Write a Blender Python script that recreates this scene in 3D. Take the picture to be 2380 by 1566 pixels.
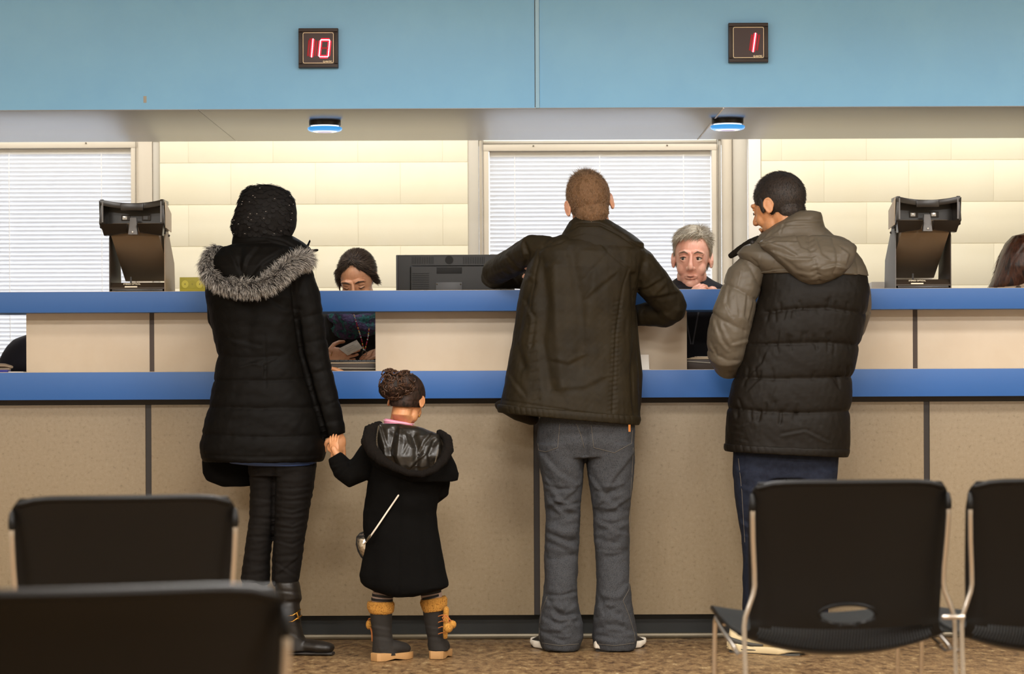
import bpy, bmesh, math, random
import numpy as np
from mathutils import Vector, Matrix

for _o in list(bpy.data.objects):
    bpy.data.objects.remove(_o, do_unlink=True)
SC = bpy.context.scene
COL = SC.collection
R = random.Random(7)
PI = math.pi

# ---------------------------------------------------------------- camera, world, lights, exposure
F, CX, HY, ROLL, CAMZ = 5930.0, 1190.0, 850.0, 0.0042, 1.07
_c, _s = math.cos(ROLL), math.sin(ROLL)
def at(px, py, Y):
    """world point seen at photo pixel (px, py) at distance Y from the camera plane"""
    u, v = px - CX, HY - py
    return Vector(((u*_c + v*_s)*Y/F, Y, CAMZ + (-u*_s + v*_c)*Y/F))
def zrow(row, Y): return CAMZ + (HY - row)*Y/F

cam = bpy.data.cameras.new('camera'); co = bpy.data.objects.new('camera', cam); COL.objects.link(co)
cam.sensor_fit = 'HORIZONTAL'; cam.sensor_width = 36; cam.lens = 36*F/2380
cam.shift_y = 67/2380; cam.clip_end = 100
co.location = (0, 0, CAMZ)
co.matrix_world = Matrix.Translation((0, 0, CAMZ)) @ Matrix.Rotation(PI/2, 4, 'X') @ Matrix.Rotation(-ROLL, 4, 'Z')
cam.dof.use_dof = True; cam.dof.focus_distance = 9.6; cam.dof.aperture_fstop = 5.6
SC.camera = co

SC.view_settings.view_transform = 'Standard'; SC.view_settings.look = 'None'
SC.view_settings.gamma = 1.0; SC.view_settings.use_curve_mapping = False
SC.view_settings.exposure = 0.12
w = bpy.data.worlds.new('sky'); SC.world = w; w.use_nodes = True
w.node_tree.nodes['Background'].inputs[0].default_value = (0.93, 0.965, 1.0, 1)
w.node_tree.nodes['Background'].inputs[1].default_value = 2.9     # overcast daylight beyond the blinds

def area(x, y, z, sx, sy, power, col, spread=180, rot=(0, 0, 0)):
    l = bpy.data.lights.new('ceiling_lamp', 'AREA'); l.shape = 'RECTANGLE'; l.size = sx; l.size_y = sy
    l.energy = power; l.color = col; l.spread = math.radians(spread)
    o = bpy.data.objects.new('ceiling_lamp', l); COL.objects.link(o); o.location = (x, y, z); o.rotation_euler = rot
    return o
WARM = (1.0, 0.975, 0.94); OFFW = (1.0, 0.97, 0.90)
for y, e in ((7.35, 56), (5.0, 105), (2.2, 185)):                    # troffers of the waiting room
    for x in (-2.7, 0.0, 2.7):
        if not (x < -2 and y > 7): area(x, y, 2.93, 1.2, 0.6, e, WARM, 158 if y > 7 else 180)
for x in (-2.4, -0.8, 0.8, 2.4):                                   # troffers of the office behind the counter
    area(x, 11.75, 2.72, 1.2, 0.5, 15.5, OFFW)

# ---------------------------------------------------------------- helpers
def lin(c):
    if isinstance(c, str):
        c = [int(c[i:i+2], 16)/255 for i in (0, 2, 4)]
    return tuple(x/12.92 if x <= 0.04045 else ((x + 0.055)/1.055)**2.4 for x in c)
MATS = {}
def mat(name, col, rough=0.6, metal=0.0, col2=None, nscale=30, ndetail=4, ramp=(0.4, 0.6), bump=0.0, bscale=200, bdist=0.002,
        sheen=0, coat=0, emit=None, estr=0, attr=None, sub=0, stretch=None, spec=0.5, wave=None, bump2=None, nrough=0.6):
    m = bpy.data.materials.new(name); MATS[name] = m; m.use_nodes = True
    nt = m.node_tree; N = nt.nodes; L = nt.links; b = N['Principled BSDF']
    b.inputs['Base Color'].default_value = (*lin(col), 1); b.inputs['Roughness'].default_value = rough
    b.inputs['Metallic'].default_value = metal; b.inputs['Specular IOR Level'].default_value = spec
    if sheen: b.inputs['Sheen Weight'].default_value = sheen; b.inputs['Sheen Roughness'].default_value = 0.5
    if coat: b.inputs['Coat Weight'].default_value = coat; b.inputs['Coat Roughness'].default_value = 0.15
    if sub: b.inputs['Subsurface Weight'].default_value = sub; b.inputs['Subsurface Radius'].default_value = (0.02, 0.008, 0.004); b.inputs['Subsurface Scale'].default_value = 0.5
    if emit: b.inputs['Emission Color'].default_value = (*lin(emit), 1); b.inputs['Emission Strength'].default_value = estr
    tc = N.new('ShaderNodeTexCoord'); src = tc.outputs['Object']
    if stretch:
        mp = N.new('ShaderNodeMapping'); mp.inputs['Scale'].default_value = stretch; L.new(src, mp.inputs[0]); src = mp.outputs[0]
    def noise(sc, det, rg=0.6):
        n = N.new('ShaderNodeTexNoise'); n.inputs['Scale'].default_value = sc; n.inputs['Detail'].default_value = det
        n.inputs['Roughness'].default_value = nrough; L.new(src, n.inputs['Vector']); return n
    if attr:
        a = N.new('ShaderNodeAttribute'); a.attribute_name = attr; L.new(a.outputs['Color'], b.inputs['Base Color'])
    elif col2 is not None:
        cols = col2 if isinstance(col2, list) else [col2]
        n = noise(nscale, ndetail); cr = N.new('ShaderNodeValToRGB'); e = cr.color_ramp.elements
        e[0].position = ramp[0]; e[1].position = ramp[1]; e[0].color = (*lin(col), 1); e[1].color = (*lin(cols[-1]), 1)
        for i, c in enumerate(cols[:-1]):
            q = cr.color_ramp.elements.new(ramp[0] + (ramp[1]-ramp[0])*(i+1)/len(cols)); q.color = (*lin(c), 1)
        L.new(n.outputs['Fac'], cr.inputs[0]); L.new(cr.outputs[0], b.inputs['Base Color'])
    last = None
    if bump:
        n = noise(bscale, 3); bp = N.new('ShaderNodeBump'); bp.inputs['Strength'].default_value = bump; bp.inputs['Distance'].default_value = bdist
        L.new(n.outputs['Fac'], bp.inputs['Height']); L.new(bp.outputs[0], b.inputs['Normal']); last = bp
    if bump2:
        st, sc, di = bump2
        n = noise(sc, 2); bp = N.new('ShaderNodeBump'); bp.inputs['Strength'].default_value = st; bp.inputs['Distance'].default_value = di
        L.new(n.outputs['Fac'], bp.inputs['Height'])
        if last: L.new(last.outputs[0], bp.inputs['Normal'])
        L.new(bp.outputs[0], b.inputs['Normal']); last = bp
    if wave:
        wv = N.new('ShaderNodeTexWave'); wv.inputs['Scale'].default_value = wave[0]; wv.bands_direction = wave[1]; wv.inputs['Distortion'].default_value = 1.0
        L.new(src, wv.inputs['Vector']); bp = N.new('ShaderNodeBump'); bp.inputs['Strength'].default_value = wave[2]; bp.inputs['Distance'].default_value = 0.001
        L.new(wv.outputs['Fac'], bp.inputs['Height'])
        if last: L.new(last.outputs[0], bp.inputs['Normal'])
        L.new(bp.outputs[0], b.inputs['Normal'])
    return m

ORG = {}
def tag(o, label=None, cat=None, group=None, kind=None):
    if label: o['label'] = label
    if cat: o['category'] = cat
    if group: o['group'] = group
    if kind: o['kind'] = kind
    return o
def thing(name, label, cat, loc=(0, 0, 0), group=None):
    o = bpy.data.objects.new(name, None); COL.objects.link(o); o.location = loc; o.empty_display_size = 0.1
    ORG[o.name] = Vector(loc)
    return tag(o, label, cat, group)

class MB:
    def __init__(s): s.v = []; s.f = []; s.n = 0
    def add(s, v, f):
        v = np.asarray(v, dtype=float).reshape(-1, 3)
        s.f += [tuple(i + s.n for i in q) for q in f]; s.v.append(v); s.n += len(v); return s
    def box(s, c, d, rot=None):
        x, y, z = d[0]/2, d[1]/2, d[2]/2
        v = np.array([(i*x, j*y, k*z) for i in (-1, 1) for j in (-1, 1) for k in (-1, 1)])
        if rot is not None: v = v @ np.array(rot.to_3x3()).T
        return s.add(v + np.array(c), [(0, 1, 3, 2), (4, 6, 7, 5), (0, 4, 5, 1), (2, 3, 7, 6), (0, 2, 6, 4), (1, 5, 7, 3)])
    def b2(s, lo, hi):
        return s.box([(a+b)/2 for a, b in zip(lo, hi)], [abs(b-a) for a, b in zip(lo, hi)])
    def loft(s, rings, cap=True, closed=False):
        k = len(rings[0]); v = np.concatenate([np.asarray(r, float).reshape(-1, 3) for r in rings]); f = []
        m = len(rings)
        for i in range(m if closed else m-1):
            a, b = i*k, ((i+1) % m)*k
            for j in range(k):
                j2 = (j+1) % k; f.append((a+j, a+j2, b+j2, b+j))
        if cap and not closed:
            f.append(tuple(reversed(range(k)))); f.append(tuple((m-1)*k + j for j in range(k)))
        return s.add(v, f)
    def tube(s, pts, r, n=12, cap=True, closed=False, up=None, round_=False):
        P = [np.array(p, float) for p in pts]; m = len(P)
        if not hasattr(r, '__len__'): r = [r]*m
        rr = [(q if hasattr(q, '__len__') else (q, q)) for q in r]
        if round_ and not closed:
            d0 = P[0]-P[1]; d0 /= np.linalg.norm(d0)+1e-9; d1 = P[-1]-P[-2]; d1 /= np.linalg.norm(d1)+1e-9
            a, b = rr[0], rr[-1]; ma, mb_ = min(a), min(b)
            P = [P[0]+d0*ma, P[0]+d0*ma*.7] + P + [P[-1]+d1*mb_*.7, P[-1]+d1*mb_]
            rr = [(a[0]*.15, a[1]*.15), (a[0]*.7, a[1]*.7)] + rr + [(b[0]*.7, b[1]*.7), (b[0]*.15, b[1]*.15)]; m = len(P)
        T = []
        for i in range(m):
            if closed: d = P[(i+1) % m] - P[i-1]
            else: d = P[min(i+1, m-1)] - P[max(i-1, 0)]
            T.append(d/(np.linalg.norm(d)+1e-12))
        ref = np.array(up if up is not None else (0, 0, 1.0))
        if up is None and abs(T[0] @ ref) > 0.9: ref = np.array((0, 1.0, 0))
        rings = []; a = None
        for i in range(m):
            if up is not None or a is None: a0 = ref
            else: a0 = a
            a1 = a0 - T[i]*(a0 @ T[i]); nn = np.linalg.norm(a1)
            if nn < 1e-6: a1 = a if a is not None else np.array((1.0, 0, 0))
            else: a1 = a1/nn
            a = a1; b = np.cross(T[i], a)
            t = np.arange(n)*2*PI/n
            rings.append(P[i] + np.outer(np.cos(t), a)*rr[i][0] + np.outer(np.sin(t), b)*rr[i][1])
        return s.loft(rings, cap, closed)
    def ell(s, c, r, rot=None, nu=16, nv=10):
        if not hasattr(r, '__len__'): r = (r, r, r)
        V = [(0, 0, 1)]
        for i in range(1, nv):
            th = PI*i/nv
            for j in range(nu):
                ph = 2*PI*j/nu; V.append((math.sin(th)*math.cos(ph), math.sin(th)*math.sin(ph), math.cos(th)))
        V.append((0, 0, -1)); V = np.array(V)*np.array(r)
        if rot is not None: V = V @ np.array(rot.to_3x3()).T
        f = [(0, 1+j, 1+(j+1) % nu) for j in range(nu)]
        for i in range(nv-2):
            a = 1+i*nu; b = a+nu
            f += [(a+j, b+j, b+(j+1) % nu, a+(j+1) % nu) for j in range(nu)]
        e = len(V)-1; a = 1+(nv-2)*nu
        f += [(e, a+(j+1) % nu, a+j) for j in range(nu)]
        return s.add(V+np.array(c), f)
    def cyl(s, a, b, r, n=20): return s.tube([a, b], r, n)
    def prism(s, poly, a, b):
        """poly: list of 3D points, extruded by vector from a to b"""
        P = np.array(poly, float); d0 = np.array(a, float); d1 = np.array(b, float)
        return s.loft([P+d0, P+d1])
    def xf(s, M):
        A = np.array(M.to_3x3()); t = np.array(M.translation)
        s.v = [v @ A.T + t for v in s.v]; return s
    def join(s, o):
        V = np.concatenate(o.v); return s.add(V, o.f)
    def mesh(s, name, bevel=0, seg=2, merge=False):
        me = bpy.data.meshes.new(name); me.from_pydata(np.concatenate(s.v).tolist(), [], s.f)
        bm = bmesh.new(); bm.from_mesh(me)
        if merge: bmesh.ops.remove_doubles(bm, verts=bm.verts, dist=1e-5)
        bmesh.ops.recalc_face_normals(bm, faces=bm.faces)
        if bevel:
            ed = [e for e in bm.edges if len(e.link_faces) == 2 and e.calc_face_angle(0) > 0.5]
            bmesh.ops.bevel(bm, geom=ed, offset=bevel, segments=seg, profile=0.6, affect='EDGES', clamp_overlap=True)
        bm.to_mesh(me); bm.free(); return me
    def build(s, name, m, parent=None, bevel=0, seg=2, smooth=None, merge=False, kind=None, label=None):
        me = s.mesh(name, bevel, seg, merge)
        return link(name, me, m, parent, smooth if smooth is not None else True, kind, label)
def sharp(me, ang=0.6):
    try: me.set_sharp_from_angle(angle=ang)
    except Exception: pass
def link(name, me, m, parent=None, smooth=True, kind=None, label=None, ang=0.6):
    me.name = name
    for x in (m if isinstance(m, (list, tuple)) else [m]): me.materials.append(x)
    o = bpy.data.objects.new(name, me); COL.objects.link(o)
    if smooth:
        me.polygons.foreach_set('use_smooth', np.ones(len(me.polygons), bool)); sharp(me, ang)
    if parent is not None:
        org = ORG.get(parent.name, Vector((0, 0, 0)))
        me.transform(Matrix.Translation(-org)); o.parent = parent; ORG[o.name] = org
    if kind: o['kind'] = kind
    if label: o['label'] = label
    return o
def struct(name, mb, m, bevel=0, parent=None):
    o = mb.build(name, m, parent, bevel)
    if parent is None: o['kind'] = 'structure'
    return o
def dup(root, loc=None, rotz=0, label=None):
    r = root.copy(); COL.objects.link(r)
    if loc is not None: r.location = loc
    r.rotation_euler = (0, 0, rotz)
    if label: r['label'] = label
    for ch in list(root.children):
        c = ch.copy(); COL.objects.link(c); c.parent = r
        for g in ch.children:
            d = g.copy(); COL.objects.link(d); d.parent = c
    return r
def copy_part(o, loc, parent):
    c = o.copy(); COL.objects.link(c); c.parent = parent; c.location = loc; return c
def text_mb(txt, size, origin, xdir=(1, 0, 0), zdir=(0, 0, 1), ext=0.0004, bold=0.0):
    cu = bpy.data.curves.new('t', 'FONT'); cu.body = txt; cu.size = size; cu.extrude = ext; cu.offset = bold; cu.resolution_u = 3
    cu.align_x = 'CENTER'; cu.align_y = 'CENTER'
    o = bpy.data.objects.new('t', cu); COL.objects.link(o)
    dg = bpy.context.evaluated_depsgraph_get(); me = bpy.data.meshes.new_from_object(o.evaluated_get(dg))
    V = np.array([v.co for v in me.vertices]); fs = [tuple(p.vertices) for p in me.polygons]
    bpy.data.objects.remove(o, do_unlink=True); bpy.data.meshes.remove(me)
    x = np.array(xdir, float); z = np.array(zdir, float); y = np.cross(x, z)
    W = np.outer(V[:, 0], x)+np.outer(V[:, 1], z)+np.outer(V[:, 2], y)+np.array(origin, float)
    mb = MB(); mb.add(W, fs); return mb
# ---------------------------------------------------------------- materials of the setting
M_floor = mat('vinyl_floor', '3a2a1c', 0.38, col2=['6a5034', '866a48', '9c8058', 'd8c49a'], nscale=34, ndetail=15, nrough=0.78, ramp=(0.38, 0.66), bump=0.10, bscale=150, stretch=(0.8, 0.35, 1))
M_ceil = mat('ceiling_white', 'e8e4d8', 0.8)
M_wallp = mat('plain_wall', 'cfc6b2', 0.8)
M_header = mat('light_blue_laminate', '80c0f2', 0.38, col2='84c4f4', nscale=3)
M_headtrim = mat('light_blue_trim', '98c8ea', 0.3)
M_soffit = mat('brushed_soffit', '84878e', 0.30, 0.5, col2='868586', nscale=0.9, stretch=(0.5, 2, 1))
M_blue = mat('blue_laminate', '275da2', 0.45, col2='2b62a8', nscale=700, bump=0.05, bscale=900)
M_speck = mat('speckled_laminate', '72624b', 0.5, col2=['8b7a5f', '8f7e64', '96866b'], nscale=70, ndetail=8, ramp=(0.25, 0.75), bump=0.03, bscale=300)
M_screen = mat('cream_laminate', 'cfbfa9', 0.45, col2='d2c3ae', nscale=6)
M_dark = mat('dark_brown_reveal', '1e1611', 0.5)
M_seam = mat('brown_seam_strip', '3d2c22', 0.45)
M_kick = mat('charcoal_vinyl_base', '111514', 0.5)
M_metalstrip = mat('floor_strip_metal', '6e6554', 0.45, 0.6)
M_block = mat('cream_painted_block', 'f6f0dc', 0.55, col2='f5eed8', nscale=3, bump=0.25, bscale=140, bdist=0.001)
M_mortar = mat('cream_painted_mortar', 'f3ecd8', 0.65)
M_frame = mat('beige_window_frame', 'd3cabd', 0.45)
M_jamb = mat('beige_jamb', 'c9c4bc', 0.45)
M_jambw = mat('white_jamb_board', 'f0ebe6', 0.5)
M_cordw = mat('white_cord', 'f4f4f6', 0.6)
M_glass = mat('window_glass', 'ffffff', 0.02)
def glassy(m, col=(1, 1, 1, 1), mixf=0.08, rough=0.02):
    nt = m.node_tree; N = nt.nodes; L = nt.links
    for n in list(N):
        if n.type != 'OUTPUT_MATERIAL': N.remove(n)
    out = [n for n in N if n.type == 'OUTPUT_MATERIAL'][0]
    t = N.new('ShaderNodeBsdfTransparent'); t.inputs[0].default_value = col
    g = N.new('ShaderNodeBsdfGlossy'); g.inputs['Roughness'].default_value = rough
    mx = N.new('ShaderNodeMixShader'); mx.inputs[0].default_value = mixf
    L.new(t.outputs[0], mx.inputs[1]); L.new(g.outputs[0], mx.inputs[2]); L.new(mx.outputs[0], out.inputs[0])
glassy(M_glass)
M_slat = mat('white_blind_slat', 'f2f3f6', 0.4)
def translucent(m, f=0.5, tcol=(0.97, 0.98, 1, 1)):
    nt = m.node_tree; N = nt.nodes; L = nt.links; out = [n for n in N if n.type == 'OUTPUT_MATERIAL'][0]; b = N['Principled BSDF']
    t = N.new('ShaderNodeBsdfTranslucent'); t.inputs[0].default_value = tcol
    mx = N.new('ShaderNodeMixShader'); mx.inputs[0].default_value = f
    L.new(b.outputs[0], mx.inputs[1]); L.new(t.outputs[0], mx.inputs[2]); L.new(mx.outputs[0], out.inputs[0])
translucent(M_slat, 0.40)

XL, XR = -4.6, 4.6
# ---------------------------------------------------------------- room shell
struct('floor', MB().b2((XL, -2.5, -0.05), (XR, 12.6, 0)), M_floor)
struct('ceiling', MB().b2((XL, -2.5, 3.0), (XR, 12.6, 3.05)), M_ceil)
struct('wall_left', MB().b2((XL-0.05, -2.5, 0), (XL, 12.6, 3.0)), M_wallp)
struct('wall_right', MB().b2((XR, -2.5, 0), (XR+0.05, 12.6, 3.0)), M_wallp)
struct('wall_front', MB().b2((XL, -2.55, 0), (XR, -2.5, 3.0)), M_wallp)

YW = 12.4                                                       # face of the back wall
def wx(px): return at(px, 600, YW).x
def wz(row): return zrow(row, YW)
win = [(wx(-225), wx(372)), (wx(1088), wx(1770))]               # rough openings
z0w, z1w = wz(905), wz(322)
core = MB()
core.b2((XL, YW+0.0025, 0), (XR, YW+0.2, z0w)); core.b2((XL, YW+0.0025, z1w), (XR, YW+0.2, 3.0))
for a, b in ((XL, win[0][0]), (win[0][1], win[1][0]), (win[1][1], XR)): core.b2((a, YW+0.0025, z0w), (b, YW+0.2, z1w))
wall = struct('wall_back', core, M_mortar)
ORG[wall.name] = Vector((0, 0, 0))
# painted concrete blocks, each one its own piece; running bond, joints recessed
BH = 97*YW/F; BL = 197*YW/F
x_ref = wx(537)
k = 0
for c in range(0, 15):
    zt = wz(376) + (6-c)*BH
    zb = zt - BH
    if zt < 0.9 or zb > 2.75: continue
    off = 0 if (c % 2 == 0) else BL/2
    j = math.floor((wx(-60) - x_ref)/BL) - 1
    while True:
        xa = x_ref + off + j*BL; xb = xa + BL; j += 1
        if xa > wx(2440): break
        if xb < wx(-60): continue
        segs = [(xa, xb)]
        if zt > z0w+0.02 and zb < z1w-0.02:
            for a, b in win:
                ns = []
                for p, q in segs:
                    if q <= a or p >= b: ns.append((p, q)); continue
                    if p < a: ns.append((p, a))
                    if q > b: ns.append((b, q))
                segs = ns
        for p, q in segs:
            if q-p < 0.03: continue
            MB().b2((p+0.0002, YW, zb+0.0012), (q-0.0002, YW+0.03, zt-0.0012)).build('block', M_block, wall, bevel=0.0018, seg=2)

# ---------------------------------------------------------------- windows with blinds
def window(n, xl, xr, x_in_l, x_in_r, cords, top_in):
    """xl..xr opening, x_in = clear blind width"""
    zt, zb = z1w, z0w
    root = struct('window_%d' % n, MB().b2((xl, YW+0.15, zb), (xl+0.03, YW+0.2, zt)).b2((xr-0.03, YW+0.15, zb), (xr, YW+0.2, zt)).b2((xl, YW+0.15, zb), (xr, YW+0.2, zb+0.03)).b2((xl, YW+0.15, zt-0.02), (xr, YW+0.2, zt)), M_frame)
    fz = top_in
    def bar(x0, x1, z0, z1, y0, y1, m, nm, bev=0.004):
        return MB().b2((x0, y0, z0), (x1, y1, z1)).build(nm, m, root, bevel=bev)
    # inner sash
    s = 0.030
    bar(x_in_l-s, x_in_l, zb, fz+s, YW-0.004, YW+0.06, M_frame, 'window_frame'); bar(x_in_r, x_in_r+s, zb, fz+s, YW-0.004, YW+0.06, M_frame, 'window_frame')
    bar(x_in_l-s, x_in_r+s, fz, fz+s, YW-0.006, YW+0.06, M_frame, 'window_frame')
    bar(x_in_l-s, x_in_r+s, zb-0.02, zb+0.03, YW-0.03, YW+0.06, M_frame, 'window_sill')
    MB().b2((xl, YW+0.165, zb), (xr, YW+0.170, zt)).build('pane', M_glass, root)
    # screws along the head of the frame
    sc = MB()
    for q in (0.2, 0.8):
        sc.ell((x_in_l+(x_in_r-x_in_l)*q, YW-0.008, fz+0.024), 0.004)
    sc.build('screw', M_metalstrip, root)
    # blind
    bar(x_in_l+0.002, x_in_r-0.002, fz-0.028, fz-0.001, YW+0.02, YW+0.045, M_cordw, 'head_rail', 0.003)
    pitch = 9.8*YW/F; ns = int((fz-0.03-zb-0.02)/pitch)
    L_ = x_in_r-x_in_l-0.006; prof = []
    tilt = math.radians(56); wdt = 0.0125
    for t in np.linspace(-1, 1, 5):
        yy = t*wdt; cc = 0.0022*(1-t*t)
        prof.append((-(yy*math.cos(tilt)) - cc*math.sin(tilt), -yy*math.sin(tilt)*-1 + cc*math.cos(tilt)))
    v = []; f = []
    for i, (yy, zz) in enumerate(prof):
        for dx in (-L_/2, L_/2):
            v.append((dx, yy, zz)); 
    for i, (yy, zz) in enumerate(prof):
        for dx in (-L_/2, L_/2): v.append((dx, yy+0.0006, zz-0.0002))
    for i in range(4):
        a = 2*i; f.append((a, a+1, a+3, a+2)); f.append((a+10, a+12, a+13, a+11))
    f += [(0, 10, 11, 1), (8, 9, 19, 18)]
    me = MB().add(v, f).mesh('slat')
    first = link('slat', me, M_slat, root)
    cx = (x_in_l+x_in_r)/2
    first.location = (cx, YW+0.034, fz-0.036)
    for i in range(1, ns):
        copy_part(first, (cx, YW+0.034, fz-0.036-i*pitch), root)
    for px in cords:
        X = wx(px)
        MB().tube([(X, YW+0.018, fz-0.02), (X+0.001, YW+0.018, fz-0.5), (X+0.004, YW+0.018, zb+0.03)], 0.0022, 6).build('ladder_cord', M_cordw, root)
    # casing to either side: flat board plus rounded mouldings
    return root
w1 = window(1, win[0][0], win[0][1], wx(-213), wx(305), (20, 235), wz(340))
w2 = window(2, win[1][0], win[1][1], wx(1137), wx(1655), (1197, 1395, 1590), wz(351))
def trim(n, x0, x1, y, m, rnd=False, parent=None):
    mb = MB()
    if rnd:
        c = (x0+x1)/2; r = (x1-x0)/2
        mb.tube([(c, YW+0.01, z0w), (c, YW+0.01, z1w)], [(0.03, r)]*2, 20, up=(0, 1, 0))
    else: mb.b2((x0, y, z0w), (x1, YW+0.14, z1w))
    return struct('trim_%d' % n, mb, m, 0 if rnd else 0.003)
trim(1, wx(318.5), wx(354), YW+0.004, M_frame); trim(2, wx(355), wx(371), YW+0.012, M_jamb)
trim(3, wx(1088), wx(1113), YW+0.006, M_jamb); trim(4, wx(1114), wx(1122), YW+0.012, M_frame)
trim(5, wx(1671), wx(1678), YW+0.02, M_jamb); trim(6, wx(1678), wx(1703), 0, M_frame, True); trim(7, wx(1703), wx(1738), 0, M_jamb, True); trim(8, wx(1740), wx(1769), YW-0.004, M_jambw)

M_gap = mat('painted_gap_shade', '6f6557', 0.8)  # shade of the frame gaps, put in as dark coloured strips
for wn, xs in ((w1, (317,)), (w2, (1123.5, 1667))):
    for px in xs: MB().b2((wx(px)-.0012, YW-0.0072, z0w), (wx(px)+.0012, YW+0.01, z1w)).build('frame_joint', M_gap, wn)
MB().b2((wx(1123.5), YW-0.0075, wz(334.5)), (wx(1667), YW+0.01, wz(333.2))).build('frame_joint', M_gap, w2)
# ---------------------------------------------------------------- header over the counter
YH, YS = 9.85, 11.22
zh = zrow(251, YH)
hx = at(1243, 120, YH).x
hdr = struct('wall_header', MB().b2((XL, YH+0.02, zh+0.002), (XR, YS, 3.0)), M_wallp)
ORG[hdr.name] = Vector((0, 0, 0))
MB().b2((XL, YH, zh), (hx-0.001, YH+0.02, 3.0)).build('panel', M_header, hdr, bevel=0.0015)
MB().b2((hx+0.018, YH, zh), (XR, YH+0.02, 3.0)).build('panel', M_header, hdr, bevel=0.0015)
MB().b2((hx+0.0015, YH-0.004, zh-0.001), (hx+0.0175, YH+0.02, 3.0)).build('seam_strip', M_headtrim, hdr, bevel=0.003)
mk_ = at(337, 231, YH); MB().b2((mk_.x-.006, YH-.0006, mk_.z-.013), (mk_.x+.006, YH+.001, mk_.z+.013)).build('tape_scrap', mat('grey_tape', 'a8a49c', .6), hdr, bevel=.0004)
jx1, jx2 = at(1647, 290, 10.6).x, at(512, 290, 10.6).x
for a, b in ((XL, jx2-0.0007), (jx2+0.0007, jx1-0.002), (jx1+0.002, XR)):
    MB().b2((a, YH+0.001, zh-0.003), (b, YS, zh+0.003)).build('soffit_panel', M_soffit, hdr, bevel=0.0006)
MB().b2((jx1-0.003, YH+0.003, zh-0.0045), (jx1+0.003, YS, zh-0.001)).build('joint_bead', M_cordw, hdr)

# ---------------------------------------------------------------- service counter
YL, YP, YK = 9.85, 9.93, 10.0
zl1, zl0 = zrow(861, YL), zrow(925, YL)
seamx = [at(345, 1040, YP).x, at(1247, 1040, YP).x, at(2154, 1040, YP).x]
cnt = thing('service_counter', 'long built-in service counter front of speckled tan panels with dark joints', 'counter', (0, YP, 0))
ztop, zbot = zrow(937, YP), zrow(1429, YP)
edges = [XL] + seamx + [XR]
for i in range(4):
    a = edges[i] + (0.0115 if i else 0); b = edges[i+1] - (0.0115 if i < 3 else 0)
    MB().b2((a, YP, zbot), (b, YP+0.02, ztop)).build('panel', M_speck, cnt, bevel=0.0012)
for x in seamx:
    MB().b2((x-0.011, YP+0.006, zbot), (x+0.011, YP+0.022, ztop)).build('seam_strip', M_dark, cnt)
MB().b2((XL, YP+0.004, ztop+0.0005), (XR, YP+0.022, zl0-0.0005)).build('reveal_strip', M_dark, cnt)
MB().b2((XL, YP+0.022, zbot), (XR, YP+0.05, zl0-0.001)).build('carcass', M_dark, cnt)
MB().b2((XL, YK, 0.0), (XR, YK+0.03, zbot+0.02)).build('toe_kick', M_kick, cnt)
MB().tube([(XL, YK-0.002, 0.011), (XR, YK-0.002, 0.011)], [(0.011, 0.009)]*2, 10, up=(0, 0, 1)).build('floor_strip', M_metalstrip, cnt)
top = thing('lower_countertop', 'lower bright blue countertop running the full width of the counter', 'countertop', (0, YL, zl0))
MB().b2((XL, YL, zl0), (XR, 10.52, zl1)).build('slab', M_blue, top, bevel=0.0012)
MB().b2((XL, YL+0.001, zl1), (XR, 10.52, zl1+0.0012)).build('top_laminate', M_screen, top)

YU, YQ = 9.86, 9.99
zu1, zu0 = zrow(674, YU), zrow(722, YU)
led = thing('upper_ledge', 'upper bright blue ledge along the top of the cream screens', 'ledge', (0, YU, zu0))
MB().b2((XL, YU, zu0), (XR, 10.26, zu1)).build('slab', M_blue, led, bevel=0.0012)
MB().b2((XL, YU+0.001, zu1), (XR, 10.26, zu1+0.001)).build('top_laminate', M_screen, led)
def qx(px): return at(px, 790, YQ).x
def screen(label, x0, x1, seam):
    s = thing('counter_screen', label, 'screen', ((x0+x1)/2, YQ, zl1), 'cream screens between the two blue ledges')
    pa = [x0] + seam + [x1]
    for i in range(len(pa)-1):
        a = pa[i] + (0.009 if i else 0); b = pa[i+1] - (0.009 if i < len(pa)-2 else 0)
        MB().b2((a, YQ, zl1+0.0012), (b, YQ+0.03, zu0)).build('panel', M_screen, s, bevel=0.0015)
    for x in seam: MB().b2((x-0.009, YQ+0.004, zl1+0.0012), (x+0.009, YQ+0.03, zu0)).build('seam_strip', M_seam, s)
screen('cream screen under the left viewing machine, with one brown joint', qx(61), qx(662), [qx(353)])
screen('cream screen behind the man in the dark olive jacket', qx(872.5), qx(1596.5), [qx(1247)])
screen('cream screen at the right end behind the quilted jacket, with one brown joint', qx(1812), XR, [qx(2127)])
screen('cream screen at the far left edge beyond the empty opening', XL, qx(-170), [])

# office desk that continues behind the openings
dk = thing('office_desk', 'brown office desk shelf seen through the openings behind the counter', 'desk', (0, 10.9, 0))
M_desk = mat('dark_brown_desk', '3a2c20', 0.5); M_desk2 = mat('tan_desk_edge', 'bfa98c', 0.5)
MB().b2((-3, 10.53, 0.98), (4.2, 10.62, 1.05)).build('drawer_front', M_desk, dk, bevel=0.002)
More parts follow.
